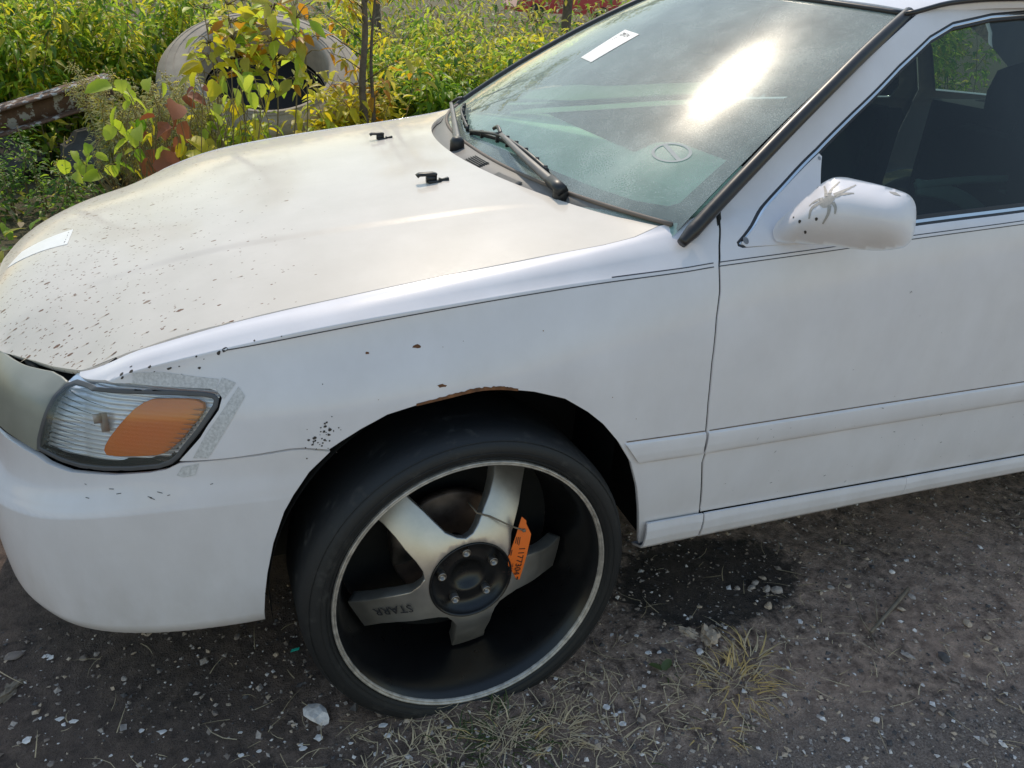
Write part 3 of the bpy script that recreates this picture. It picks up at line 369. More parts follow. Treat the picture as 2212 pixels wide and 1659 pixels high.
TALL=[(-0.243, 3.597, 1.113, 0.155, 'olive'), (0.089, 3.59, 0.96, 0.161, 'lime'), (-0.181, 3.481, 0.774, 0.139, 'green'), (0.062, 3.51, 0.99, 0.154, 'olive'), (-0.149, 3.424, 0.877, 0.132, 'lime'), (-0.246, 3.73, 0.968, 0.138, 'olive'), (-0.252, 3.387, 0.974, 0.109, 'olive'), (0.315, 3.661, 1.044, 0.1, 'olive'), (0.068, 3.622, 0.618, 0.132, 'green'), (-0.157, 3.413, 0.691, 0.096, 'olive'), (-0.171, 3.375, 0.819, 0.168, 'olive'), (0.161, 3.643, 1.05, 0.141, 'green'), (0.145, 3.574, 1.072, 0.144, 'lime'), (-0.338, 3.412, 0.946, 0.156, 'yellow'), (0.011, 3.7, 0.83, 0.109, 'yellow'), (-0.265, 3.481, 1.082, 0.119, 'yellow'), (-0.04, 3.689, 0.79, 0.155, 'olive'), (-0.327, 3.637, 0.929, 0.103, 'lime'), (0.239, 3.718, 0.885, 0.164, 'olive'), (0.137, 3.585, 1.138, 0.097, 'yellow'), (0.05, 3.609, 0.958, 0.161, 'yellow'), (0.166, 3.452, 0.844, 0.157, 'lime'), (-0.301, 3.6, 0.531, 0.115, 'lime'), (0.267, 3.703, 1.109, 0.141, 'lime'), (-0.297, 3.745, 0.985, 0.117, 'olive'), (-0.151, 3.568, 1.066, 0.136, 'olive'), (-0.088, 3.663, 0.81, 0.162, 'lime'), (0.001, 3.35, 1.07, 0.156, 'yellow'), (-0.136, 3.643, 0.895, 0.091, 'yellow'), (0.01, 3.706, 0.743, 0.149, 'lime'), (-0.187, 3.592, 0.715, 0.091, 'yellow'), (0.259, 3.695, 0.927, 0.112, 'lime'), (-0.016, 3.525, 1.133, 0.102, 'olive'), (0.265, 3.46, 1.149, 0.149, 'yellow'), (-0.364, 3.478, 1.097, 0.138, 'olive'), (-0.168, 3.455, 0.89, 0.111, 'orangeleaf'), (0.098, 3.385, 0.695, 0.168, 'olive'), (0.016, 3.723, 0.806, 0.142, 'orangeleaf'), (-0.217, 3.486, 0.883, 0.125, 'green'), (-0.034, 3.687, 0.761, 0.097, 'green'), (-0.208, 3.614, 0.662, 0.161, 'olive'), (-0.025, 3.637, 0.964, 0.09, 'lime'), (-0.073, 3.364, 0.798, 0.114, 'olive'), (0.171, 3.496, 0.92, 0.168, 'olive'), (0.22, 3.741, 0.956, 0.093, 'orangeleaf'), (-0.173, 3.687, 1.104, 0.096, 'olive'), (0.034, 3.568, 0.737, 0.132, 'olive'), (-0.107, 3.653, 1.065, 0.091, 'olive'), (-0.092, 3.58, 0.757, 0.104, 'yellow'), (-0.233, 3.633, 0.737, 0.164, 'olive'), (-0.112, 3.426, 0.855, 0.155, 'lime'), (0.104, 3.367, 0.976, 0.113, 'lime'), (-0.209, 3.5, 0.826, 0.125, 'olive'), (-0.228, 3.362, 0.865, 0.151, 'lime'), (-0.209, 3.468, 0.845, 0.133, 'orangeleaf'), (-0.239, 3.596, 0.891, 0.137, 'yellow'), (-0.119, 3.525, 0.918, 0.153, 'olive'), (0.007, 3.464, 0.865, 0.123, 'olive'), (-0.193, 3.488, 0.958, 0.143, 'yellow'), (-0.135, 3.565, 0.727, 0.132, 'olive'), (-0.017, 3.538, 0.969, 0.098, 'orangeleaf'), (0.083, 3.589, 0.672, 0.092, 'lime'), (-0.038, 3.727, 0.919, 0.152, 'yellow'), (-0.27, 3.373, 0.925, 0.126, 'orangeleaf'), (-0.073, 3.463, 0.708, 0.144, 'green'), (0.023, 3.517, 0.977, 0.088, 'yellow'), (0.134, 3.379, 1.149, 0.123, 'olive'), (-0.221, 3.732, 0.531, 0.154, 'olive'), (-0.094, 3.351, 0.899, 0.112, 'yellow'), (-0.195, 3.606, 0.84, 0.142, 'lime'), (-0.37, 3.626, 0.88, 0.093, 'yellow'), (-0.047, 3.655, 0.815, 0.114, 'olive'), (-0.186, 3.397, 0.676, 0.14, 'olive'), (0.015, 3.657, 0.904, 0.132, 'yellow'), (-0.188, 3.654, 0.718, 0.13, 'yellow'), (-0.135, 3.418, 0.66, 0.127, 'lime'), (-0.367, 3.578, 0.93, 0.104, 'green'), (-0.219, 3.732, 1.108, 0.125, 'olive'), (-0.189, 3.47, 0.75, 0.114, 'olive'), (-0.286, 3.497, 0.866, 0.142, 'olive'), (0.142, 3.481, 1.117, 0.156, 'olive'), (-0.084, 3.697, 0.866, 0.088, 'lime'), (-0.25, 3.448, 0.925, 0.166, 'yellow'), (-0.112, 3.643, 0.689, 0.111, 'olive'), (-0.094, 3.372, 0.967, 0.088, 'green'), (-0.432, 3.573, 0.76, 0.167, 'olive'), (-0.32, 3.35, 0.693, 0.117, 'lime'), (-0.316, 3.725, 0.946, 0.123, 'lime'), (-0.188, 3.505, 0.839, 0.105, 'olive'), (-0.146, 3.533, 0.797, 0.148, 'lime'), (0.036, 3.618, 0.979, 0.16, 'yellow'), (-0.015, 3.718, 0.912, 0.159, 'green'), (0.062, 3.524, 1.115, 0.146, 'orangeleaf'), (-0.355, 3.72, 0.966, 0.111, 'olive'), (-0.308, 3.445, 1.056, 0.103, 'yellow'), (0.033, 3.519, 0.997, 0.122, 'lime'), (0.155, 3.355, 0.672, 0.145, 'lime'), (-0.449, 3.462, 0.827, 0.099, 'olive'), (-0.167, 3.576, 0.608, 0.141, 'green'), (-0.03, 3.738, 1.091, 0.163, 'lime'), (-0.269, 3.652, 0.702, 0.152, 'orangeleaf'), (-0.112, 3.452, 1.127, 0.138, 'olive'), (-0.191, 3.357, 0.974, 0.165, 'orangeleaf'), (-0.133, 3.677, 0.822, 0.15, 'olive'), (0.07, 3.58, 1.104, 0.11, 'olive'), (0.1, 3.639, 0.809, 0.14, 'olive'), (-0.083, 3.596, 0.936, 0.102, 'olive'), (-0.012, 3.438, 0.613, 0.089, 'yellow'), (-0.287, 3.581, 0.695, 0.145, 'orangeleaf'), (-0.291, 3.397, 0.692, 0.108, 'olive'), (0.025, 3.634, 0.995, 0.159, 'olive'), (-0.081, 3.546, 0.76, 0.119, 'olive'), (0.091, 3.699, 1.071, 0.156, 'lime'), (0.049, 3.521, 1.117, 0.154, 'orangeleaf'), (-0.035, 3.418, 0.838, 0.125, 'orangeleaf'), (-0.309, 3.449, 0.726, 0.14, 'olive'), (0.101, 3.575, 0.879, 0.159, 'olive'), (0.228, 3.413, 1.037, 0.151, 'green'), (0.203, 3.506, 0.956, 0.132, 'lime'), (-0.203, 3.704, 0.937, 0.132, 'olive'), (-0.149, 3.534, 0.818, 0.096, 'yellow'), (-0.208, 3.658, 0.55, 0.103, 'lime'), (-0.245, 3.714, 0.929, 0.088, 'yellow'), (-0.209, 3.547, 0.935, 0.16, 'olive'), (-0.13, 3.74, 0.972, 0.166, 'olive'), (-0.094, 3.363, 1.04, 0.105, 'lime'), (-0.365, 3.401, 0.843, 0.102, 'olive'), (-0.289, 3.715, 0.814, 0.144, 'lime'), (-0.023, 3.454, 1.067, 0.097, 'lime'), (-0.096, 3.718, 1.021, 0.129, 'yellow'), (-0.029, 3.5, 0.904, 0.132, 'yellow'), (-0.201, 3.553, 0.94, 0.102, 'olive'), (-0.041, 3.601, 0.745, 0.12, 'olive'), (-0.418, 3.471, 0.831, 0.11, 'yellow'), (-0.125, 3.619, 0.918, 0.092, 'orangeleaf'), (-0.007, 3.364, 0.611, 0.128, 'olive'), (-0.046, 3.401, 1.114, 0.092, 'lime'), (-0.296, 3.489, 0.803, 0.118, 'yellow'), (-0.202, 3.539, 0.823, 0.168, 'lime'), (-0.196, 3.528, 1.014, 0.117, 'lime'), (0.151, 3.409, 0.73, 0.138, 'yellow'), (-0.094, 3.619, 0.936, 0.155, 'olive'), (-0.166, 3.648, 0.995, 0.167, 'olive'), (-0.324, 3.742, 0.747, 0.163, 'olive'), (0.027, 3.672, 0.742, 0.152, 'yellow'), (0.26, 3.701, 1.033, 0.139, 'olive'), (-0.116, 3.721, 1.116, 0.102, 'olive'), (-0.211, 3.505, 0.775, 0.093, 'yellow'), (-0.269, 3.391, 0.834, 0.134, 'olive'), (0.014, 3.709, 0.978, 0.098, 'olive'), (-0.053, 3.529, 1.08, 0.159, 'olive'), (0.042, 3.464, 1.051, 0.116, 'olive'), (-0.25, 3.557, 1.006, 0.141, 'orangeleaf'), (-0.154, 3.616, 1.006, 0.144, 'orangeleaf'), (-0.317, 3.653, 0.729, 0.115, 'olive'), (-0.244, 3.689, 0.977, 0.116, 'olive'), (-0.31, 3.746, 1.003, 0.164, 'yellow'), (-0.404, 3.552, 0.796, 0.136, 'yellow'), (0.199, 3.666, 1.125, 0.149, 'orangeleaf'), (-0.091, 3.548, 0.809, 0.101, 'olive'), (-0.202, 3.509, 0.939, 0.118, 'green'), (0.102, 3.537, 0.794, 0.101, 'olive'), (-0.251, 3.573, 0.756, 0.133, 'yellow'), (-0.384, 3.544, 0.79, 0.098, 'lime'), (-0.468, 3.403, 0.711, 0.132, 'olive'), (-0.344, 3.61, 1.09, 0.134, 'green'), (-0.393, 3.402, 0.799, 0.09, 'olive'), (-0.255, 3.668, 0.9, 0.1, 'lime'), (0.177, 3.719, 1.032, 0.155, 'lime'), (0.121, 3.47, 0.847, 0.123, 'lime'), (-0.127, 3.418, 1.0, 0.094, 'lime'), (-0.076, 3.405, 0.958, 0.099, 'green'), (0.145, 3.701, 0.778, 0.102, 'lime'), (-0.291, 3.537, 0.674, 0.1, 'orangeleaf'), (-0.159, 3.352, 0.942, 0.168, 'lime'), (0.001, 3.494, 1.088, 0.145, 'lime'), (0.143, 3.722, 0.795, 0.133, 'lime'), (0.082, 3.552, 0.816, 0.133, 'lime'), (-0.379, 3.557, 0.859, 0.143, 'yellow'), (-0.252, 3.696, 0.779, 0.117, 'lime'), (-0.084, 3.498, 0.716, 0.159, 'lime'), (-0.131, 3.647, 0.746, 0.124, 'olive'), (0.133, 3.614, 0.699, 0.153, 'olive'), (-0.228, 3.578, 0.864, 0.107, 'olive'), (-0.221, 3.668, 0.906, 0.101, 'olive'), (-0.102, 3.469, 1.015, 0.151, 'yellow'), (0.073, 3.735, 1.075, 0.095, 'yellow'), (-0.277, 3.697, 0.824, 0.12, 'green'), (0.093, 3.601, 0.805, 0.152, 'yellow'), (0.031, 3.492, 0.973, 0.103, 'olive'), (-0.445, 3.427, 0.858, 0.127, 'yellow'), (0.145, 3.674, 0.902, 0.107, 'orangeleaf'), (0.009, 3.604, 0.867, 0.131, 'yellow'), (-0.239, 3.615, 0.978, 0.12, 'yellow'), (-0.136, 3.654, 1.012, 0.155, 'green'), (0.076, 3.416, 0.832, 0.102, 'yellow'), (-0.081, 3.668, 0.959, 0.156, 'green'), (-0.093, 3.637, 0.989, 0.134, 'olive'), (-0.045, 3.686, 1.019, 0.159, 'yellow'), (0.117, 3.413, 0.669, 0.098, 'orangeleaf'), (-0.113, 3.507, 0.756, 0.147, 'olive'), (-0.154, 3.453, 0.832, 0.148, 'lime'), (-0.442, 3.362, 1.08, 0.111, 'lime'), (-0.117, 3.727, 1.117, 0.123, 'olive'), (-0.433, 3.678, 0.753, 0.139, 'lime'), (-0.273, 3.401, 1.123, 0.155, 'yellow'), (-0.17, 3.593, 0.798, 0.106, 'olive'), (-0.249, 3.443, 0.917, 0.094, 'olive'), (-0.037, 3.457, 0.999, 0.099, 'yellow'), (-0.105, 3.678, 0.979, 0.089, 'olive'), (0.17, 3.383, 0.741, 0.147, 'olive'), (-0.142, 3.674, 0.795, 0.118, 'green'), (-0.188, 3.534, 1.076, 0.134, 'yellow'), (0.024, 3.421, 0.919, 0.169, 'lime'), (-0.263, 3.355, 1.023, 0.106, 'lime'), (-0.171, 3.545, 0.652, 0.102, 'olive'), (0.177, 3.445, 0.794, 0.129, 'yellow'), (-0.099, 3.521, 0.981, 0.149, 'lime'), (-0.407, 3.665, 0.824, 0.159, 'yellow'), (-0.024, 3.616, 0.826, 0.143, 'yellow'), (-0.153, 3.508, 0.992, 0.119, 'lime'), (0.041, 3.39, 0.928, 0.118, 'orangeleaf'), (-0.045, 3.484, 0.891, 0.127, 'orangeleaf'), (-0.3, 3.739, 0.934, 0.147, 'orangeleaf'), (0.12, 3.623, 0.953, 0.151, 'yellow'), (-0.305, 3.729, 1.018, 0.161, 'lime'), (-0.328, 3.507, 0.87, 0.165, 'lime'), (-0.013, 3.39, 1.123, 0.124, 'olive'), (0.202, 3.496, 0.947, 0.129, 'orangeleaf'), (-0.423, 3.495, 0.92, 0.122, 'lime'), (-0.024, 3.686, 0.624, 0.169, 'yellow'), (0.016, 3.56, 1.07, 0.099, 'lime'), (0.147, 3.467, 0.748, 0.153, 'lime'), (-0.347, 3.469, 0.893, 0.169, 'yellow'), (-0.022, 3.36, 0.921, 0.102, 'olive'), (-0.073, 3.5, 0.9, 0.11, 'orangeleaf'), (-0.106, 3.5, 1.004, 0.11, 'orangeleaf'), (-0.05, 3.5, 0.848, 0.11, 'orangeleaf'), (0.067, 3.5, 0.918, 0.11, 'orangeleaf'), (0.153, 3.5, 0.935, 0.11, 'orangeleaf'), (0.193, 3.5, 0.896, 0.11, 'orangeleaf'), (0.292, 3.5, 0.858, 0.11, 'orangeleaf'), (0.325, 3.5, 0.941, 0.11, 'orangeleaf')]
TALLSTEM=[((-0.378, 0.304), (-0.379, 1.067)), ((-0.22, 0.303), (-0.243, 1.099)), ((-0.06, 0.303), (0.028, 1.085)), ((0.029, 0.303), (0.165, 1.039)), ((0.119, 0.302), (0.214, 0.906))]
BEAM=[(-1.853, 0.187), (-1.156, 0.475), (-1.818, 0.35)]
TRIMS=[('upper_band', [(1.373, -0.42, 0.907), (1.471, -0.42, 0.915), (1.605, -0.42, 0.92), (1.82, -0.42, 0.918)], 0.02), ('slanted_band', [(1.378, -0.42, 0.903), (1.464, -0.42, 0.891), (1.56, -0.42, 0.863), (1.661, -0.42, 0.812), (1.697, -0.42, 0.791)], 0.045)]
TRIMLABEL=[(1.655, -0.44, 0.894), (1.734, -0.44, 0.895), (1.793, -0.44, 0.867), (1.721, -0.44, 0.866)]
REDX=13.12
# ---------- object helpers ----------
def thing(name,label,cat,loc=(0,0,0),group=None,rot=(0,0,0)):
    o=bpy.data.objects.new(name,None); COL.objects.link(o); o.location=loc; o.rotation_euler=rot; o.empty_display_size=.1
    o['label']=label; o['category']=cat
    if group: o['group']=group
    return o
def tag(o,label,cat,group=None):
    o['label']=label; o['category']=cat
    if group: o['group']=group
    return o
def mesh(name,V,F,mat,parent=None,smooth=True,N=None,mi=None,kind=None,label=None):
    me=bpy.data.meshes.new(name); V=np.asarray(V,float)
    me.from_pydata(V.tolist(),[],[tuple(int(i) for i in f) for f in F])
    for q in (mat if isinstance(mat,(list,tuple)) else [mat]): me.materials.append(q)
    if mi is not None: me.polygons.foreach_set('material_index',np.asarray(mi,np.int32))
    me.polygons.foreach_set('use_smooth',np.full(len(me.polygons),smooth))
    if N is not None:
        vi=np.empty(len(me.loops),np.int32); me.loops.foreach_get('vertex_index',vi)
        me.normals_split_custom_set([tuple(N[i]) for i in vi])
    me.update()
    o=bpy.data.objects.new(name,me); COL.objects.link(o)
    if parent is not None: o.parent=parent
    if kind: o['kind']=kind
    if label: o['label']=label
    return o
class MB:
    """collects shapes into one mesh"""
    def __init__(s): s.V=[];s.F=[];s.M=[];s.n=0
    def add(s,V,F,mi=0):
        V=np.asarray(V,float).reshape(-1,3); s.V.append(V); s.F+=[tuple(int(i)+s.n for i in f) for f in F]; s.M+=[mi]*len(F); s.n+=len(V)
    def box(s,c,d,R=None,mi=0):
        c=np.array(c,float); d=np.array(d,float)/2
        P=np.array([(x,y,z) for x in (-1,1) for y in (-1,1) for z in (-1,1)])*d
        if R is not None: P=P@np.array(R).T
        s.add(P+c,[(0,1,3,2),(4,6,7,5),(0,4,5,1),(2,3,7,6),(0,2,6,4),(1,5,7,3)],mi)
    def tube(s,P,r,k=8,cap=True,mi=0):
        P=np.asarray(P,float); n=len(P); r=np.broadcast_to(np.asarray(r,float),(n,))
        T=np.gradient(P,axis=0); T/=np.linalg.norm(T,axis=1)[:,None]+1e-12
        a=np.array([0,0,1.]) if abs(T[0,2])<.9 else np.array([1.,0,0])
        V=[]
        for i in range(n):
            b=np.cross(T[i],a); b/=np.linalg.norm(b)+1e-12; a=np.cross(b,T[i])
            for j in range(k):
                t=2*math.pi*j/k; V.append(P[i]+r[i]*(math.cos(t)*a+math.sin(t)*b))
        F=[(i*k+j,i*k+(j+1)%k,(i+1)*k+(j+1)%k,(i+1)*k+j) for i in range(n-1) for j in range(k)]
        if cap: F+=[tuple(range(k-1,-1,-1)),tuple((n-1)*k+j for j in range(k))]
        s.add(V,F,mi)
    def lathe(s,prof,O,ax,up,nn,k=72,mi=0,closed=False,a0=0.):
        """prof: (radius, depth into the car)"""
        t=np.linspace(0,2*math.pi,k,endpoint=False)+a0; V=[]
        for r,d in prof: V.append(O+r*(np.outer(np.cos(t),ax)+np.outer(np.sin(t),up))-nn*d)
        m=len(prof); F=[(i*k+j,i*k+(j+1)%k,(i+1)*k+(j+1)%k,(i+1)*k+j) for i in range(m-1) for j in range(k)]
        if closed: F.append(tuple((m-1)*k+j for j in range(k)))
        s.add(np.concatenate(V),F,mi)
    def grid(s,V,nu,nv,mi=0):
        s.add(V,[(i*nv+j,i*nv+j+1,(i+1)*nv+j+1,(i+1)*nv+j) for i in range(nu-1) for j in range(nv-1)],mi)
    def ribbon(s,A,B,mi=0):
        n=len(A); s.add(np.concatenate([A,B]),[(i,i+1,n+i+1,n+i) for i in range(n-1)],mi)
    def build(s,name,mat,parent=None,smooth=True,kind=None,label=None,flip=False):
        F=[f[::-1] for f in s.F] if flip else s.F
        return mesh(name,np.concatenate(s.V),F,mat,parent,smooth,None,s.M if isinstance(mat,(list,tuple)) else None,kind,label)
def smoothline(P,n=8):
    P=np.asarray(P,float); 
    return _catmull(P,n)
def dens(P,step,closed=True):
    P=[np.array(p,float) for p in P]; out=[]
    m=len(P) if closed else len(P)-1
    for i in range(m):
        a,b=P[i],P[(i+1)%len(P)]; k=max(1,int(math.ceil(np.linalg.norm(b-a)/step)))
        out+=[a+(b-a)*j/k for j in range(k)]
    if not closed: out.append(P[-1])
    return np.array(out)
def inside(Q,poly):
    x,y=Q[:,0],Q[:,1]; r=np.zeros(len(Q),bool); n=len(poly)
    for i in range(n):
        x1,y1=poly[i]; x2,y2=poly[(i+1)%n]
        if y1==y2: continue
        c=((y1>y)!=(y2>y))&(x<(x2-x1)*(y-y1)/(y2-y1)+x1); r^=c
    return r
def dist_to(Q,poly):
    d=np.full(len(Q),9.); n=len(poly)
    for i in range(n):
        a=poly[i]; b=poly[(i+1)%n]; e=b-a; L=e@e+1e-15
        t=np.clip(((Q-a)@e)/L,0,1); d=np.minimum(d,np.linalg.norm(Q-a-t[:,None]*e,axis=1))
    return d
def gridpts(lo,hi,sx,sy):
    X,Y=np.meshgrid(np.arange(lo[0],hi[0],sx),np.arange(lo[1],hi[1],sy)); 
    X=X+ (np.arange(X.shape[0])%2)[:,None]*sx*.5
    return np.stack([X.ravel(),Y.ravel()],1)
def loftpts(S,lo,hi,su=.022,sub=(3,4,5,4,5,8,3,3,3,3,4,8)):
    out=[]
    for u in np.arange(lo[0],hi[0],su):
        Z=S.Z(np.array([u]))[0]
        for i in range(len(Z)-1):
            n=sub[i] if i<len(sub) else 3
            for j in range(n):
                z=Z[i]+(Z[i+1]-Z[i])*j/n
                if lo[1]<z<hi[1]: out.append((u,z))
    return np.array(out)
def surf_normals(S,P,off,ref):
    h=2e-4; a,b=P[:,0],P[:,1]
    n=np.cross(S(a+h,b,off)-S(a-h,b,off),S(a,b+h,off)-S(a,b-h,off)); n/=np.linalg.norm(n,axis=1)[:,None]+1e-15
    X=S(a,b,off); s=np.sign(((X-np.array(ref))*n).sum(1)); 
    return n*np.where(s==0,1,s)[:,None]
def panel(name,S,outline,mat,parent,holes=(),step=.012,pts=None,grid=.025,hem=.012,off=0.,ref=(.8,0,.3),mirror=False,kind=None,label=None,mat2=None,round_=.0005):
    """a trimmed piece of a car surface with a folded edge"""
    O=dens(outline,step); H=[dens(h,step) for h in holes]
    if pts is None: pts=gridpts(O.min(0),O.max(0),grid,grid)
    ok=inside(pts,O)&(dist_to(pts,O)>step*.35)
    for h in H: ok&=~inside(pts,h); 
    pts=pts[ok]
    for h in H:
        pts=pts[dist_to(pts,h)>step*.35]
    loops=[O]+H; C=np.concatenate(loops+[pts]); E=[]; b=0
    for L in loops:
        E+=[(b+i,b+(i+1)%len(L)) for i in range(len(L))]; b+=len(L)
    vs,_,fs,ov,_,_=delaunay_2d_cdt([Vector(p) for p in C],E,[],0,1e-6)
    Q=np.array([tuple(v) for v in vs]); T=np.array([tuple(f) for f in fs],int)
    cen=Q[T].mean(1); ok=inside(cen,O)
    for h in H: ok&=~inside(cen,h)
    T=T[ok]
    V=S(Q[:,0],Q[:,1],off); N=surf_normals(S,Q,off,ref)
    fn=np.cross(V[T[:,1]]-V[T[:,0]],V[T[:,2]]-V[T[:,0]]); fl=(fn*N[T[:,0]]).sum(1)<0
    T[fl]=T[fl][:,::-1]
    # boundary edges -> folded rim
    ed={}
    for a,b_,c in T:
        for e in ((a,b_),(b_,c),(c,a)): ed[e]=1
    bd=[e for e in ed if (e[1],e[0]) not in ed]
    nV=len(V); VV=[V]; NN=[N]; F=[tuple(t) for t in T]
    if hem>0 and bd:
        used=sorted({i for e in bd for i in e}); ix={i:k for k,i in enumerate(used)}; u=np.array(used)
        out=np.zeros((len(u),3))
        for a,b_ in bd:
            d=V[b_]-V[a]; o=np.cross(d,N[a]); o/=np.linalg.norm(o)+1e-12
            out[ix[a]]+=o; out[ix[b_]]+=o
        out/=np.linalg.norm(out,axis=1)[:,None]+1e-12
        k=len(u)
        VV+= [V[u]+out*round_-N[u]*round_, V[u]+out*round_-N[u]*hem]
        n1=out*.8+N[u]*.6; n1/=np.linalg.norm(n1,axis=1)[:,None]; NN+=[n1,out]
        for a,b_ in bd:
            i,j=ix[a],ix[b_]
            F+=[(b_,a,nV+i,nV+j),(nV+j,nV+i,nV+k+i,nV+k+j)]
    V=np.concatenate(VV); N=np.concatenate(NN)
    def mk(V,N,F): return mesh(name,V,F,mat,parent,True,N,None,kind,label)
    o=mk(V,N,F)
    if mirror:
        m=np.array([1,-1,1]); o2=mk(V*m,N*m,[f[::-1] for f in F]); return o,o2
    return o
def mirrored(o,name=None):
    me=o.data; V=np.array([v.co for v in me.vertices])*np.array([1,-1,1])
    F=[tuple(p.vertices)[::-1] for p in me.polygons]; mi=[p.material_index for p in me.polygons]
    return mesh(name or o.name.split('.')[0],V,F,list(me.materials),o.parent,True,None,mi)
def sline(S,pts,off=0.,n=6,flat=None):
    P=smoothline(pts,n); return S(P[:,0],P[:,1],off)
# ---------- the car ----------
CAR=thing('sedan','dented white sedan parked on the dirt with rust specks on its hood and bumper','car',(0,0,0))
def part(mb,name,mat,**k): return mb.build(name,MAT[mat] if isinstance(mat,str) else mat,k.pop('parent',CAR),**k)
# fender, near and far
fo=[(u,sider.w(u,z)) for u,z in FENDER]
sp=[]
for u in np.arange(-.8,.6,.018):
    for i in range(len(sider.W)-2):
        n=max(2,int((sider.W[i+1]-sider.W[i])/.014)); sp+=[(u,sider.W[i]+(sider.W[i+1]-sider.W[i])*j/n) for j in range(n)]
FN=panel('fender',sider,fo,MAT['paint'],CAR,pts=np.array(sp),step=.009)
FF=mirrored(FN)
FF.data.update()
# front door, with its window frame in one pressing
DTOP=[p for p in DOOR_TOP]+[(1.25,1.362),(1.40,1.366),(1.575,1.366)]
door=DOOR_FRONT[1:]+DTOP+[(1.575,.3085)]+[SILL[2],SILL[1]]+[(.5326,.3085)]
door=[(.5326,.3085)]+DOOR_FRONT[2:]+DTOP+[(1.575,.3085)]
WIN=WINDOW+[(1.50,1.3490),(1.545,.962),(1.40,.9545)]+SAILTIP[::-1][:-1]
dp=loftpts(side,(.48,.3),(1.58,1.4),sub=(3,4,5,4,5,8,3,3,4,4,5,12))
FD=panel('front_door',side,door,MAT['paint'],CAR,holes=[WIN],pts=dp,step=.012)
FD2=mirrored(FD)
rd=[(1.581,.3085),(1.581,1.366),(1.9,1.362),(2.12,1.335),(2.36,1.16),(2.52,1.02),(2.56,.93),(2.53,.75),(2.38,.62),(2.26,.48),(2.24,.3085)]
RW=[(1.625,.965),(1.625,1.335),(1.9,1.325),(2.08,1.295),(2.30,1.12),(2.40,1.03),(2.40,.985)]
RD=panel('rear_door',side,rd,MAT['paint'],CAR,holes=[RW],pts=loftpts(side,(1.58,.3),(2.58,1.4),.05),step=.03); mirrored(RD)
RWg=panel('rear_window',side,RW,MAT['glass'],CAR,off=-.012,hem=0,step=.03,grid=.06); mirrored(RWg)
ang=[2.67+.385*math.cos(a) for a in np.linspace(math.pi*.97,0.03,14)]; az_=[.27+.385*math.sin(a) for a in np.linspace(math.pi*.97,0.03,14)]
qp=[(2.245,.24)]+[(max(x,2.27),z) for x,z in zip(ang,az_) ]+[(3.12,.26),(3.55,.30),(3.6,.60),(3.6,.98),(3.0,1.0),(2.62,1.02),(2.40,1.20),(2.18,1.33),(2.12,1.338),(2.364,1.163),(2.524,1.022),(2.564,.93),(2.534,.75),(2.384,.62),(2.264,.48)]
try:
    RQ=panel('rear_fender',side,qp,MAT['paint'],CAR,pts=loftpts(side,(2.1,.2),(3.6,1.4),.06),step=.03); mirrored(RQ)
except Exception as e: print('RQ',e)
# sill strips under door and fender
def sillf(u,v,off=0.):
    u=np.asarray(u,float); v=np.asarray(v,float); u,v=np.broadcast_arrays(u,v)
    zb=np.interp(u,[.39,.55,1.13,1.6,2.4],[.236,.240,.250,.252,.254]); zt=np.interp(u,[.39,2.4],[.3078,.3080]); z=zt+(zb-zt)*v
    d=np.interp(v,[0,.10,.25,.55,.85,1.0,1.25],[.000,-.002,-.0045,-.0045,.000,.008,.045])
    x,y,nx,ny=base(u); return np.stack([x-nx*(d-off),y-ny*(d-off),z],-1)
for a,b,c0 in ((.4,.5335,.003),(.538,1.1105,0),(1.1130,2.235,0)):
    g=np.array([(u,v) for u in np.linspace(a+.003,b-.003,max(6,int((b-a)/.04))) for v in np.linspace(.06,1.2,12)])
    p=panel('sill_strip',sillf,[(a,0),(b,0),(b-c0,1.25),(a,1.25)] if a>.5 else [(.394,0),(b,0),(b-.006,1.25),(.392,1.25)],MAT['paint'],CAR,pts=g,step=.02,hem=.006); mirrored(p)
# side moulding, one piece on the fender and one on the door
def mouldf(u,v,off=0.):
    u=np.asarray(u,float); v=np.asarray(v,float); u,v=np.broadcast_arrays(u,v)
    zt=np.interp(u,[.3,.5,.91,1.4,2.3],[.5265,.5265,.534,.5405,.55]); zb=zt-.0565; z=zt+(zb-zt)*v
    d=np.interp(v,[0,.07,.2,.55,.85,.95,1.0],[0,-.0055,-.007,-.008,-.0062,-.0045,0])
    x,y,nx,ny=base(u); e=side.inset(u,z); return np.stack([x-nx*(e+d-off),y-ny*(e+d-off),z],-1)
def mould(a,b,al):
    g=np.array([(u,v) for u in np.linspace(a+.004,b-.004,max(6,int((b-a)/.03))) for v in (.05,.1,.2,.35,.55,.75,.86,.95)])
    p=panel('side_moulding',mouldf,[(a+al,0),(b,0),(b,1),(a+.0,1)] if al<0 else [(a,0),(b,0),(b,1),(a+al,1)],MAT['paint'],CAR,pts=g,step=.012,hem=.004); mirrored(p)
mould(.309,.4955,.040); mould(.5035,1.572,.0); mould(1.585,2.26,0)
# dark seam below and above the moulding: caulk line
s_=MB()
for u0,u1,dz in ((.312,.494,.0008),(.505,1.57,.0008)):
    U=np.linspace(u0,u1,60); zt=np.interp(U,[.3,.5,.91,1.4,2.3],[.5265,.5265,.534,.5405,.55])
    s_.ribbon(side(U,zt+.0026,.0008),side(U,zt+.0002,.0012))
part(s_,'moulding_seam',simple('seam_dirt',(.17,.12,.09),.8,0,.4,120))
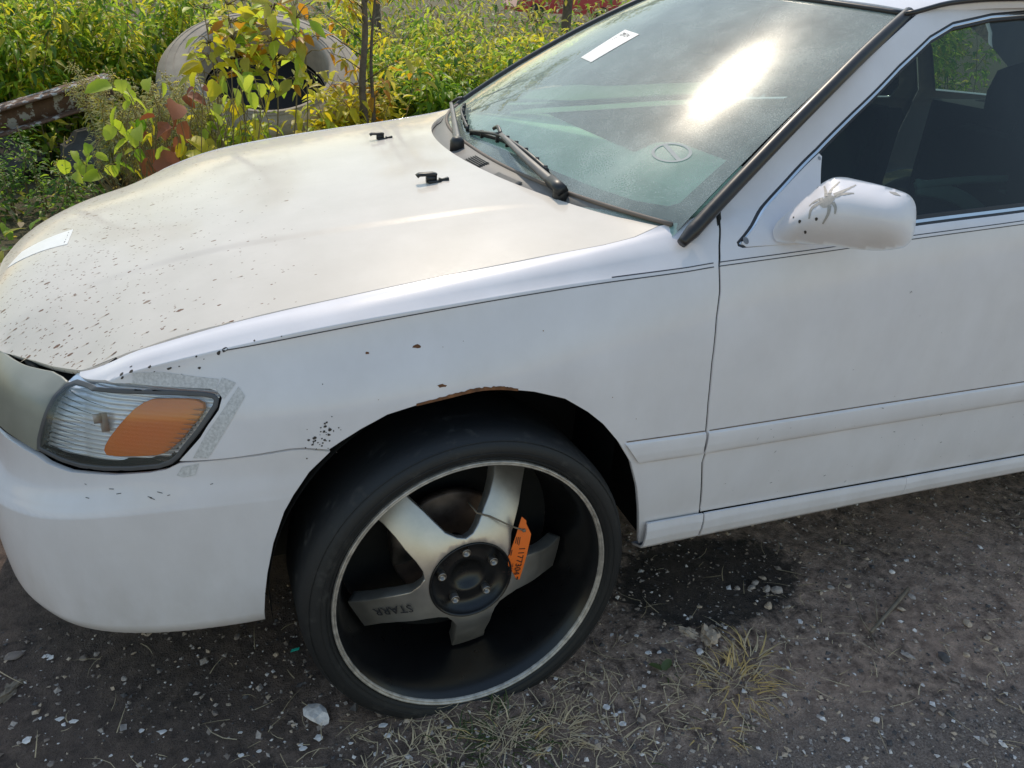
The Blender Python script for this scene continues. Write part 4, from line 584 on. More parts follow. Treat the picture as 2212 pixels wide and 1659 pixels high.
# pin stripes
def stripe(P,w,off):
    U=P[:,0]; return side(U,P[:,1]+w/2,off),side(U,P[:,1]-w/2,off)
s_=MB(); L=smoothline(PIN,14)
k=(L[:,0]<.4795); 
s_.ribbon(*stripe(L[k],.0019,.0006))
k=(L[:,0]>.4872)&(L[:,0]<1.57); s_.ribbon(*stripe(L[k],.0018,.0006))
U2=L+np.array([0,.0068]); k=(U2[:,0]>.26)&(U2[:,0]<.4795); s_.ribbon(*stripe(U2[k],.0016,.0006)); k=(U2[:,0]>.4872)&(U2[:,0]<1.57); s_.ribbon(*stripe(U2[k],.0016,.0006))
part(s_,'pinstripe',simple('stripe_ink',(.035,.035,.05),.4))
# bumper: near half, far half
zb_=lambda u:np.interp(u,[-1.75,-.842,-.738,-.64,-.482,-.38],[.153,.153,.158,.168,.188,.203])
bt=[q for q in BUMP_TOP]
bo=[(-1.70,.40),(-1.70,.50),(-1.3,.53),(-1.1,.538)]+[(u,z-(.004 if u>-.72 else .009)) for u,z in bt if u>-1.05]
bo+= [(u+.0,z) for u,z in BUMP_ARCH[1:6]]+[(-.4035,.285),(-.409,.235),(-.4105,.203)]+[(u,float(zb_(u))) for u in (-.482,-.56,-.64,-.738,-.842,-1.0,-1.3,-1.70)]
BU=panel('front_bumper',bumper,bo,MAT['bumper'],CAR,pts=loftpts(bumper,(-1.7,.1),(-.2,.64),.022,(3,3,3,5,10,3,4,5,5,5)),step=.010)
mirrored(BU)
# hood
near=[]
for u,z in FENDER[:9]:
    p=side(u,z).reshape(3); near.append((float(p[0])+.001,float(p[1])+.0052))
front=[(-.90,0),(-.888,-.2),(-.862,-.36)]+list(HOOD_FRONT[:3])
rear=[(float(hood_rear(y)),y) for y in np.linspace(-.715,.715,49)]
ho=[(x,y) for x,y in near]+rear[1:-1]+[(x,-y) for x,y in near[::-1]]+[(x,-y) for x,y in front[::-1]]+front[1:]
hp=[]
for x in np.arange(-.92,.45,.02):
    cy=float(_crease(x))
    ys=np.concatenate([np.arange(-.72,.721,.024)]+[s*(cy+np.linspace(-.014,.014,9)) for s in (-1,1)]); hp+=[(x,y) for y in np.unique(ys.round(4))]
HO=panel('hood',hood,ho,MAT['hood'],CAR,pts=np.array(hp),step=.012,ref=(0,0,-2),hem=.014)
# roof
tp=np.array([(float(ws(y,1.03)[0]),float(ws(y,1.03)[1])) for y in np.linspace(-.745,.745,41)])
ro=[tuple(p) for p in tp]+[(1.12,.584),(1.3,.592),(2.0,.585),(2.35,.54),(2.42,.3),(2.44,0),(2.42,-.3),(2.35,-.54),(2.0,-.585),(1.3,-.592),(1.12,-.584)]
panel('roof',roof,ro,MAT['paint'],CAR,grid=.04,step=.02,ref=(1.4,0,0),hem=.02)
hl=[(x+.04 if x<1.2 else x,y*.97) for x,y in ro]
panel('headliner',roof,hl,MAT['headliner'],CAR,grid=.08,step=.04,ref=(1.4,0,0),hem=0,off=-.035)
# rear glass, boot lid
m_=MB(); V=[]
for y in np.linspace(-.56,.56,13):
    for t in np.linspace(0,1,6): V.append((2.40+.62*t,y*(1+.12*t),1.325-.32*t-.02*(y/.56)**2+.03*math.sin(math.pi*t)))
m_.grid(V,13,6); part(m_,'rear_windscreen','glass')
m_=MB(); V=[]
for y in np.linspace(-.72,.72,15):
    for t,(x,z) in enumerate(((3.0,1.02),(3.1,1.025),(3.45,1.01),(3.62,.97),(3.68,.85),(3.70,.60),(3.66,.35))): V.append((x-.05*(abs(y)/.72)**3,y*(1.08 if t>2 else 1),z-.03*(abs(y)/.72)**3))
m_.grid(V,15,7); part(m_,'trunk_lid','paint')
# ---------- glasshouse ----------
wo=[(y,-.03) for y in np.linspace(-.775,.775,40)]+[(.772,.3),(.757,.7),(.733,1.02)]+[(y,1.02) for y in np.linspace(.70,-.70,30)]+[(-.733,1.02),(-.757,.7),(-.772,.3)]
WSG=panel('windscreen',ws,wo,MAT['ws'],CAR,grid=.04,step=.03,ref=(1.2,0,.3),hem=0)
def brush_uv(o):
    uv=o.data.uv_layers.new(name='brush'); co=np.empty(len(o.data.vertices)*3); o.data.vertices.foreach_get('co',co); co=co.reshape(-1,3); li=np.empty(len(o.data.loops),np.int32); o.data.loops.foreach_get('vertex_index',li)
    uv.data.foreach_set('uv',np.stack([(co[:,2]-.93)/.4,co[:,1]],1)[li].ravel())
brush_uv(WSG)
# black ceramic border
def border(lo,hi):
    return lo
fr=[(y,-.03) for y in np.linspace(-.772,.772,30)]+[(.770,.25),(.752,.7),(.735,.98),(.715,.98),(.735,.6),(.752,.2),(.742,.10),(.715,.065)]+[(y,.055) for y in np.linspace(.65,.2,8)]+[(.09,.045),(-.26,.066),(-.406,.062),(-.565,.055),(-.647,.053),(-.715,.064),(-.742,.10),(-.752,.2),(-.735,.6),(-.715,.98),(-.735,.98),(-.752,.7),(-.770,.25)]
FRM=NT('ceramic_border'); FRM.set(Base_Color=(.03,.033,.045),Roughness=.5)
panel('glass_border',ws,fr,FRM.m,WSG,grid=.05,step=.02,ref=(1.2,0,.3),hem=0,off=-.004)
ti=[(y,.83+.02*math.cos(y*3)) for y in np.linspace(-.735,.735,24)]+[(.72,1.0),(-.72,1.0)]
TB=NT('shade_band'); TB.t.nodes.remove(TB.b); _t=TB.n('BsdfTransparent'); _t.inputs[0].default_value=(.62,.60,.78,1); TB.l(_t.outputs[0],TB.out.inputs[0])
panel('shade_band',ws,ti,TB.m,WSG,grid=.05,step=.03,ref=(1.2,0,.3),hem=0,off=-.006)
# stickers on the glass and on the hood
def ribbon_text(s,size,mat,name,parent,frame,th=.0003):
    cu=bpy.data.curves.new(name,'FONT'); cu.body=s; cu.size=size; cu.align_x='CENTER'; cu.align_y='CENTER'; cu.extrude=th; cu.resolution_u=2
    tmp=bpy.data.objects.new(name,cu); COL.objects.link(tmp)
    dg=bpy.context.evaluated_depsgraph_get(); me=bpy.data.meshes.new_from_object(tmp.evaluated_get(dg)); bpy.data.objects.remove(tmp); me.materials.clear(); me.materials.append(mat)
    o=bpy.data.objects.new(name,me); COL.objects.link(o); o.parent=parent; o.matrix_local=frame; return o
def frame(O,X,Y):
    X=np.array(X,float); X/=np.linalg.norm(X); Y=np.array(Y,float); Y-=X*(X@Y); Y/=np.linalg.norm(Y); Z=np.cross(X,Y)
    return Matrix(((X[0],Y[0],Z[0],O[0]),(X[1],Y[1],Z[1],O[1]),(X[2],Y[2],Z[2],O[2]),(0,0,0,1)))
st=panel('sticker',ws,WS_STICKER,MAT['paper'],CAR,grid=.02,step=.02,ref=(1.2,0,.3),hem=.0008,off=.0015,label='small white label on the windscreen printed 29124')
a,b,c_,d_=[ws(*p,.0026) for p in WS_STICKER]
# lettering runs across the short side at the upper end
ex=(b-a); ey=(a-d_); cen=(a+b+c_+d_)/4
ribbon_text('29124',.022,MAT['bink'],'printed_number',st,frame(cen+ex*.36,-ey,ex))
mb=MB()
for t in (.16,.20,.235):
    mb.ribbon(np.array([a+ex*t*0+ (b-a)*(.50+t)+(d_-a)*f for f in (.15,.85)]),np.array([(a)+(b-a)*(.512+t)+(d_-a)*f for f in (.15,.85)]))
mb.build('printed_line',MAT['bink'],st)
sh=panel('sticker',hood,STICKER_HOOD,MAT['paper'],CAR,grid=.02,step=.02,ref=(0,0,-2),hem=.0008,off=.0012,label='white label on the hood printed 29124')
P=[hood(*p,.0022) for p in STICKER_HOOD]; cen=(P[2]+P[3])*.43+(P[0]+P[1])*.07
ribbon_text('29124',.030,MAT['bink'],'printed_number',sh,frame(cen,P[3]-P[2],P[1]-P[2]) if False else frame(cen,(P[2]-P[3]),(P[0]-P[3])*-1))
# faded oval mark on the driver side of the screen
ov=MB(); c0=np.mean(OVAL,0); A=np.array([OVAL[0][0]-OVAL[3][0],(OVAL[0][1]-OVAL[3][1])])/2
th=np.linspace(0,2*np.pi,61); cc=lambda k:np.stack([c0[0]+.047*k*np.cos(th),c0[1]+.038*k*np.sin(th)],1)
o1,o2=cc(1.0),cc(.84); ov.ribbon(ws(o1[:,0],o1[:,1],.001),ws(o2[:,0],o2[:,1],.001))
ov.ribbon(np.array([ws(c0[0]-.036,c0[1]-.016,.001),ws(c0[0]+.030,c0[1]+.026,.001)]),np.array([ws(c0[0]-.030,c0[1]-.024,.001),ws(c0[0]+.036,c0[1]+.018,.001)]))
part(ov,'oval_decal',simple('faded_decal',(.40,.42,.41),.7),label='faded round decal with a slash on the glass')
# pillar trims
def trim_tube(sg,r=.0148):
    L=smoothline([(sg*-.800,-.045),(sg*-.800,.03),(sg*-.796,.3),(sg*-.782,.6),(sg*-.760,.85),(sg*-.742,1.03)],10); m=MB(); m.tube(ws(L[:,0],L[:,1],.002),np.interp(np.arange(len(L)),[0,6,len(L)-1],[.010,r,r*.95]),14); return m
part(trim_tube(1),'pillar_trim','trim'); part(trim_tube(-1),'pillar_trim','trim')
L=np.array([(y,1.025) for y in np.linspace(-.735,.735,40)]); m_=MB(); m_.tube(ws(L[:,0],L[:,1],.001),.007,8); part(m_,'header_trim','trim')
L=np.array([(.7435*s,t) for s in (1,) for t in np.linspace(1.03,1.03,2)])
# drip rail above the door
for s in (-1,1):
    m_=MB(); xs=np.linspace(1.03,2.1,40); m_.tube(np.stack([xs,s*np.interp(xs,[1.03,1.12,1.3,2.1],[.582,.588,.5965,.588]),np.array([float(roof(x,s*np.interp(x,[1.03,1.12,1.3,2.1],[.576,.584,.592,.584]))[2]) for x in xs])+.001],1),.0055,8); part(m_,'drip_rail','trim')
# wipers and cowl
m_=MB(); V=[]
ys=np.linspace(-.735,.735,60)
for y in ys:
    h=hood(hood_rear(y),y); a=h+np.array([-.03,0,-.020]); b=ws(y,.006,.002); q=h+np.array([.004,0,-.016])
    for t in (0,1): V.append(a if t==0 else q)
    for t in (.25,.5,.75,1): V.append(q+(b-q)*t+np.array([0,0,.004*math.sin(math.pi*t)]))
m_.grid(V,60,6); CW=part(m_,'cowl_panel','cowl')
m_=MB(); m_.tube(np.array([ws(y,.002,.004) for y in np.linspace(-.76,.76,60)]),.0048,8); part(m_,'screen_seal',simple('brown_rubber',(.16,.13,.11),.7))
def cowlpt(y,t,up=.004):
    h=hood(hood_rear(y),y)+np.array([.004,0,-.016]); b=ws(y,.006,.002); return h+(b-h)*t+np.array([0,0,.004*math.sin(math.pi*t)+up])
for y0,y1,t0,t1,nb in ((-.10,-.19,.18,.62,6),(-.27,-.37,.12,.40,9),(.44,.52,.2,.45,5)):
    m_=MB()
    m_.ribbon(np.array([cowlpt(y,t0,.0012) for y in np.linspace(y0,y1,8)]),np.array([cowlpt(y,t1,.0012) for y in np.linspace(y0,y1,8)])); 
    g=m_.build('vent_opening',MAT['void'],CW)
    sl=MB()
    for i in range(nb):
        t=t0+(t1-t0)*i/(nb-1); sl.tube(np.array([cowlpt(y,t,.0022) for y in np.linspace(y0,y1,6)]),.0014,5)
    sl.build('vent_slat',MAT['cowl'],CW)
def wp(p,off): return ws(p[0],p[1],off)
def flatbar(m,P,w,h,up,mi=0):
    P=np.asarray(P,float); n=len(P); T=np.gradient(P,axis=0); T/=np.linalg.norm(T,axis=1)[:,None]; up=np.array(up,float); V=[]
    w=np.broadcast_to(w,(n,)); h=np.broadcast_to(h,(n,))
    for i in range(n):
        b=np.cross(T[i],up); b/=np.linalg.norm(b); u=np.cross(b,T[i])
        for a,c in ((-1,-1),(-1,.4),(-.75,1),(.75,1),(1,.4),(1,-1)): V.append(P[i]+b*w[i]*a/2+u*h[i]*c/2)
    F=[(i*6+j,i*6+(j+1)%6,(i+1)*6+(j+1)%6,(i+1)*6+j) for i in range(n-1) for j in range(6)]+[tuple(range(5,-1,-1)),tuple((n-1)*6+j for j in range(6))]
    m.add(V,F,mi)
WN=np.array([-.52,0,.85])
def wiper(arm,hook,blade,name='wiper'):
    m=MB(); flatbar(m,arm,np.linspace(.021,.011,len(arm)),np.linspace(.012,.007,len(arm)),WN)
    W=m.build(name,MAT['cowl'],CAR)
    m=MB(); flatbar(m,hook,.010,.008,WN); m.build('wiper_hook',MAT['black'],W)
    b=np.array(blade); m=MB()
    n=len(b); t=np.linspace(0,1,n); lift=.010+.012*np.sin(np.pi*t)
    flatbar(m,b+WN*lift[:,None],.0075,.005,WN)
    for c in (.0,.16,.30,.44,.56,.70,.84,.995):
        i=min(n-1,int(c*(n-1))); m.box(b[i]+WN*(lift[i]*.5),(.008,.008,lift[i]+.006))
    m.build('blade_frame',MAT['black'],W)
    m=MB(); flatbar(m,b+WN*.005,.005,.009,WN); m.build('blade_rubber',MAT['rubber'],W); return W
pv=cowlpt(-.50,.35,.022)
A=np.array([pv,wp(WIPE[1],.034),wp(WIPE[2],.030)]); A=_catmull(A,6)
bl=_catmull(np.array([wp(WIPE[4],.001),wp(((WIPE[5][0]),WIPE[5][1]),.001),wp(WIPE[6],.001),wp(WIPE[7],.001)]),8)
W1=wiper(A,_catmull(np.array([wp(WIPE[2],.030),wp(WIPE[3],.031),wp((WIPE[3][0]+.03,WIPE[3][1]-.005),.024)]),4),bl)
m=MB(); m.tube([pv+np.array([.0,0,-.03]),pv+np.array([0,0,.0]),pv+np.array([0,0,.010])],[.018,.017,.009],16); flatbar(m,np.array([pv+np.array([-.004,-.018,.002]),pv+(wp(WIPE[1],.034)-pv)*.30]),.025,.017,WN); m.build('pivot_cap',MAT['black'],W1)
pf=cowlpt(.02,.45,.02)
A=_catmull(np.array([pf,(pf+wp(WIPEF[1],.03))/2,wp(WIPEF[1],.03)]),6); 
W2=wiper(A,_catmull(np.array([wp(WIPEF[1],.03),wp(((WIPEF[1][0]+WIPEF[2][0])/2,.08),.03),wp(WIPEF[2],.026)]),4),_catmull(np.array([wp(WIPEF[3],.001),wp(((WIPEF[3][0]+WIPEF[4][0])/2,.07),.001),wp(WIPEF[4],.001)]),8))
m=MB(); m.tube([pf+np.array([.0,0,-.03]),pf,pf+np.array([0,0,.010])],[.02,.019,.012],16); m.build('pivot_cap',MAT['black'],W2)
# washer jets popped up out of the hood
for y,x,sc in ((-.288,.058,1.0),(.235,.042,.85)):
    z=float(hood(x,y)[2]); R=np.array([[.93,.36*np.sign(-y)*-1,.0],[-.36*np.sign(-y)*-1,.93,0],[0,0,1]]) if False else np.eye(3)
    m=MB(); o=np.array([x,y,z])
    flatbar(m,o+sc*np.array([(-.034,.004,.013),(-.028,.004,.017),(.004,.002,.019),(.012,.002,.017)]),.017*sc,.007*sc,(0,0,1))
    N_=m.build('washer_jet',MAT['black'],CAR)
    m=MB(); m.box(o+sc*np.array([0,.001,.008]),np.array((.024,.013,.016))*sc); m.box(o+sc*np.array([.006,-.004,.002]),np.array((.030,.016,.006))*sc); m.build('jet_stem',MAT['black'],N_)
    m=MB(); flatbar(m,o+sc*np.array([(.018,-.002,.006),(.026,-.002,.006),(.040,-.002,.007)]),np.array([.014,.004,.015])*sc,np.array([.008,.005,.009])*sc,(0,0,1)); m.build('jet_clip',MAT['black'],N_)
# door glass and trims
GO=[(u,z) for u,z in WIN]
cx,cz=np.mean(GO,0); GO2=[(u+(.006 if u<cx else -.0),z) for u,z in GO]
DG=panel('door_glass',side,GO,MAT['glass'],CAR,grid=.03,step=.015,off=-.014,hem=0); DG2=mirrored(DG)
def loopline(P,off,n=6):
    Q=np.array(P+[P[0]]); return side(Q[:,0],Q[:,1],off)
def inset_poly(P,d):
    P=np.array(P); n=len(P); out=[]
    ar=sum(P[i][0]*P[(i+1)%n][1]-P[(i+1)%n][0]*P[i][1] for i in range(n))
    for i in range(n):
        a=P[i]-P[i-1]; b=P[(i+1)%n]-P[i]; a=a/(np.linalg.norm(a)+1e-9); b=b/(np.linalg.norm(b)+1e-9); t=a+b; t/=np.linalg.norm(t)+1e-9
        nn=np.array([-t[1],t[0]])*(1 if ar>0 else -1); c=max(.5,abs(a@t)); out.append(P[i]+nn*d/c)
    return [tuple(p) for p in out]
for w0,w1,mt,nm,of in ((.0,.0045,'trim','window_rubber',-.0005),(.0045,.0095,'chrome','window_bright_strip',-.002),(.0095,.016,'trim','glass_run',-.006)):
    p=panel(nm,side,inset_poly(WIN,w0),MAT[mt],CAR,holes=[inset_poly(WIN,w1)],pts=np.zeros((0,2)),step=.015,off=of,hem=.008,round_=.0006); mirrored(p)
# mirror sail
panel('mirror_base',side,SAIL,MAT['paint'],CAR,grid=.02,step=.01,off=.002,hem=.008)
# mirror housing
M0=np.array([.72,-.93,.955]); MNn=np.array([-.7226,-.6222,.3011]); MR=np.array([.6525,-.7578,0]); MU=np.cross(MNn,MR)
def inflate(P,R,H,nxy=.006,it=40):
    O=dens(smoothline(P+[P[0]],4)[:-1],.005); g=gridpts(O.min(0),O.max(0),nxy,nxy); g=g[inside(g,O)&(dist_to(g,O)>.0025)]
    C=np.concatenate([O,g]); E=[(i,(i+1)%len(O)) for i in range(len(O))]
    vs,_,fs,_,_,_=delaunay_2d_cdt([Vector(p) for p in C],E,[],0,1e-6); Q=np.array([tuple(v) for v in vs]); T=np.array([tuple(f) for f in fs]); T=T[inside(Q[T].mean(1),O)]
    d=dist_to(Q,O); t=np.clip(d/R,0,1); h=H*np.sqrt(np.clip(1-(1-t)**2,0,1)); h=h**1.0
    nb=[set() for _ in Q]
    for a,b,c in T: nb[a]|={b,c}; nb[b]|={a,c}; nb[c]|={a,b}
    fix=d<1e-4
    for _ in range(it):
        h2=h.copy()
        for i in range(len(Q)):
            if not fix[i]: h2[i]=.5*h[i]+.5*np.mean([h[j] for j in nb[i]])
        h=h2
    return Q,T,h,O
Q,T,h,O=inflate(MIRROR,.062,.060)
hm=h
V=M0+np.outer(Q[:,0],MR)+np.outer(Q[:,1],MU)+np.outer(h,MNn)
fn=np.cross(V[T[:,1]]-V[T[:,0]],V[T[:,2]]-V[T[:,0]])@MNn; T[fn<0]=T[fn<0][:,::-1]
# rear shell: rim rolls back to the mirror glass
k=len(V); Vb=M0+np.outer(Q[:,0]*.97,MR)+np.outer(Q[:,1]*.97,MU)-np.outer(h*.55+.004,MNn)
MI=mesh('door_mirror',np.concatenate([V,Vb]),[tuple(t) for t in T]+[tuple(t[::-1]+k) for t in T]+[(i,(i+1)%len(O),k+(i+1)%len(O),k+i)[::-1] for i in range(len(O))],MAT['mirrorpaint'],CAR)
def mirror_h(x,y):
    d=((Q-np.array([x,y]))**2).sum(1); i=d.argsort()[:4]; w_=1/(d[i]+1e-8); return float((hm[i]*w_).sum()/w_.sum())
def mpt(p,off=.0008): return M0+MR*p[0]+MU*p[1]+MNn*(mirror_h(*p)+off)
sp_=MB()
for leg in SPIDER:
    L=smoothline(leg,8); n=len(L); tg=np.gradient(L,axis=0); tg/=np.linalg.norm(tg,axis=1)[:,None]; nn=np.stack([-tg[:,1],tg[:,0]],1); wv=np.interp(np.arange(n),[0,n*.5,n-1],[.0034,.0024,.0013])[:,None]
    sp_.ribbon(np.array([mpt(p) for p in L+nn*wv]),np.array([mpt(p) for p in L-nn*wv]))
B=dens(SPBODY,.004); c0=B.mean(0); sp_.add(np.array([mpt(c0)]+[mpt(p) for p in B]),[(0,i+1,(i+1)%len(B)+1) for i in range(len(B))])
sp_.build('peeled_spider',MAT['peel'],MI,label='grey spider shape where paint peeled off the mirror')
for x,y,r in MCHIP:
    m=MB(); th=np.linspace(0,6.283,11)[:-1]; P=[mpt((x+r*.8*math.cos(t)*(1+.2*math.sin(3*t)),y+r*math.sin(t))) for t in th]; m.add(P,[tuple(range(10))]); m.build('paint_chip',MAT['chip'],MI)
m=MB(); m.add([mpt(p) for p in MPATCH],[tuple(range(len(MPATCH)))]); m.build('bare_patch',MAT['peel'],MI)
th=np.linspace(0,6.283,13)[:-1]
for u,z,r in ((.5555,.912,.006),(.7745,1.047,.0035)):
    m=MB(); m.add([np.reshape(side(u+r*math.cos(t),z+r*math.sin(t),.0028),3) for t in th],[tuple(range(12))]); part(m,'screw_plug','steel')
# ---------- lamps ----------
CL=panel('corner_lamp',side,LAMP_LENS,MAT['lens'],CAR,grid=.012,step=.008,off=.001,hem=0)
LO=inset_poly(LAMP_LENS,-.0034)
panel('lamp_gasket',side,LO,MAT['gasket'],CL,holes=[inset_poly(LAMP_LENS,.0005)],pts=np.zeros((0,2)),step=.007,off=.003,hem=.005,round_=.002)
def refl(u,z,off=0.):
    u=np.asarray(u,float); z=np.asarray(z,float); u,z=np.broadcast_arrays(u,z)
    a=np.clip((u+.72)/.10,0,1); rib=.0022*np.abs(np.sin((z+.05*(u+.6)*0)*math.pi/.0085))+.010*a*(1-a)*4*.3
    deep=.022+.006*np.sin((u+.80)*9)
    return side(u,z,off-deep+rib)
g=np.array([(u,z) for u in np.arange(-.82,-.43,.008) for z in np.arange(.53,.71,.0014)])
panel('lamp_reflector',refl,inset_poly(LAMP_LENS,-.011),MAT['reflector'],CL,pts=g,step=.006,hem=0)
# moulded ribs inside the lens edge
m=MB(); 
for i,z in enumerate(np.arange(.560,.668,.0085)):
    u0=np.interp(z,[.555,.575,.606,.634,.655,.668],[-.802,-.801,-.790,-.781,-.774,-.762])+.006
    us=np.linspace(u0,u0+.06+.05*math.sin(i*1.7)**2,10); m.tube(side(us,z-.010*(us-u0)/.1+0*us,-.003),np.linspace(.0016,.0003,10),5)
    u1=np.interp(z,[.555,.575,.60,.627,.656,.684],[-.555,-.537,-.517,-.495,-.473,-.458])-.005
    us=np.linspace(u1-.022,u1,6); m.tube(side(us,z+0*us,-.003),np.linspace(.0004,.0022,6),5)
m.build('lens_rib',MAT['lens'],CL,kind='stuff')
panel('amber_insert',side,AMBER,MAT['amber'],CL,grid=.012,step=.006,off=-.007,hem=.012,round_=.002)
m=MB(); c0=side(-.668,.62,-.014).reshape(3); m.box(c0,(.012,.008,.034)); m.box(c0+np.array([-.009,-.003,.010]),(.012,.006,.016)); m.build('bulb_holder',simple('bulb_holder',(.42,.36,.32),.5),CL)
HL=panel('headlamp',side,[(-1.55,.555),(-1.25,.560)]+HEAD[:7]+[(-.80,.6705),(-.8435,.671),(-.9379,.662),(-1.0542,.653),(-1.25,.646),(-1.55,.645)],MAT['haze'],CAR,grid=.02,step=.01,off=-.001,hem=.02,round_=.004); mirrored(HL)
mirrored(CL)
m=MB(); m.tube(np.array([side(u,z,-.030).reshape(3) for u,z in ((-1.6,.66),(-1.25,.662),(-1.0,.655),(-.90,.650))]),.008,8); part(m,'lamp_top_seal','void')
m=MB(); V=[]
for u in np.linspace(-1.72,-.70,40):
    for z in (.42,.50,.56,.62,.66): V.append(side(u,z,-.06).reshape(3))
m.grid(V,40,5); g=part(m,'grille_backing','void'); mirrored(g)
# chips, rust and old tape
m=MB()
def blob(S,u,z,r,off=.0006,sx=1.,n=9,seed=0):
    q=random.Random(seed); th=np.linspace(0,6.283,n+1)[:-1]; rr=[r*(.65+.55*q.random()) for _ in th]
    return np.array([np.reshape(S(u+a*sx*math.cos(t),z+a*math.sin(t),off),3) for a,t in zip(rr,th)])
for i,(u,z,r) in enumerate(SPOTS):
    m.add(blob(sider,u,sider.w(u,z),r*.85,seed=i),[tuple(range(9))])
for k2 in range(26):
    u=-.28+random.gauss(0,.016); z=.615+random.gauss(0,.016); m.add(blob(side,u,z,random.uniform(.0008,.0018),seed=k2),[tuple(range(9))])
part(m,'paint_chips','chip',kind='stuff',parent=FN)
m=MB()
for i,((u,z),r,sx) in enumerate(zip(RUST_SIDE,(.0055,.003,.0045,.0015,.001,.001,.001,.0015,.0015),(2.0,1.8,2.4,1,1,1,1,1,1))): m.add(blob(side,u,z,r*.7,sx=sx,seed=50+i),[tuple(range(9))])
part(m,'rust_spots','rust',kind='stuff',parent=FN)
m=MB(); ar=[(-.1159,.6597),(-.0561,.6687),(.0008,.6762),(.0448,.6745),(.075,.669)]
L=smoothline(ar,10); q=random.Random(3)
m.ribbon(np.array([side(u,z+.0015+.0035*q.random()*math.sin(math.pi*i/len(L)),.0008).reshape(3) for i,(u,z) in enumerate(L)]),np.array([side(u,z-.003,.0012).reshape(3) for u,z in L]))
part(m,'arch_rust','rust',parent=FN)
m=MB()
for i,(x,y,a,b) in enumerate(HOODSPOTS):
    m.add(blob(hood,x,y,b*.8,.0006,sx=max(1.,a/b),seed=90+i),[tuple(range(9))])
    L=[]; 
    m.add([hood(x-a*.6,y+b*.4,.0005),hood(x-a*.6,y-b*.4,.0005),hood(x-a*3.2,y-b*.1,.0005)],[(0,1,2)],1)
part(m,'hood_rust',[MAT['rust'] if False else simple('rust_brown',(.20,.11,.07),.8,0,.3,200),simple('rust_run',(.50,.40,.29),.6)],kind='stuff',parent=HO)
for Tp,S_ in ((TAPE1,side),(TAPE2,side),(TAPE3,side),(TAPE4,bumper)):
    panel('tape_residue',S_,Tp,MAT['tape'],FN if S_ is side else BU,grid=.02,step=.006,off=.0007,hem=0)
m=MB(); q=random.Random(9)
for k2 in range(9):
    u=q.uniform(-.74,-.40); z=float(np.interp(u,[-.75,-.4],[.485,.53]))+q.gauss(0,.012); l=q.uniform(.002,.010); P=np.array([(u,z),(u+l,z+q.uniform(-.002,.003))]); m.ribbon(np.array([bumper(p[0],p[1]+.0006,.0007).reshape(3) for p in P]),np.array([bumper(p[0],p[1]-.0005,.0007).reshape(3) for p in P]))
part(m,'bumper_scratches','chip',kind='stuff',parent=BU)
m=MB(); q=random.Random(19)
for k2 in range(46):
    u=q.uniform(.56,1.5); z=q.choice([q.uniform(.32,.46),q.uniform(.48,.53),q.uniform(.32,.80)]); l=q.choice([.001,.002,.006]); a_=q.uniform(-.6,1.2); S2=mouldf if False else side
    off=.0007 if not .47<z<.54 else .009
    P=np.array([(u,z),(u+l*math.cos(a_),z+l*math.sin(a_))]); m.ribbon(np.array([side(p[0],p[1]+.0006,off).reshape(3) for p in P]),np.array([side(p[0],p[1]-.0006,off).reshape(3) for p in P]))
part(m,'door_scuffs','chip',kind='stuff',parent=FD)
# dark channels behind the shut lines
def channel(P,S,off,r=.009):
    L=smoothline(P,4); m.tube(np.array([np.reshape(S(a,b,off),3) for a,b in L]),r,6)
for P_,o_,r_ in ((DOOR_FRONT[1:],-.0135,.0095),([(-.5254,.572),(-.3891,.5894),(-.3385,.5961),(-.29,.594)],-.02,.010),([(1.578,.31),(1.578,.9),(1.578,1.33)],-.02,.010),(LAMP_OUT[12:]+LAMP_OUT[:2],-.030,.012),([(-1.3,.553),(-1.0,.552),(-.88,.553),(-.81,.548)],-.016,.010)):
    m=MB(); channel(P_,side,o_,r_); part(m,'shut_line_channel','void')
m=MB(); m.tube(np.array([side(u,z).reshape(3)+np.array([.001,.003,-.0165]) for u,z in FENDER[1:9]]),.0115,6)
part(m,'shut_line_channel','void')
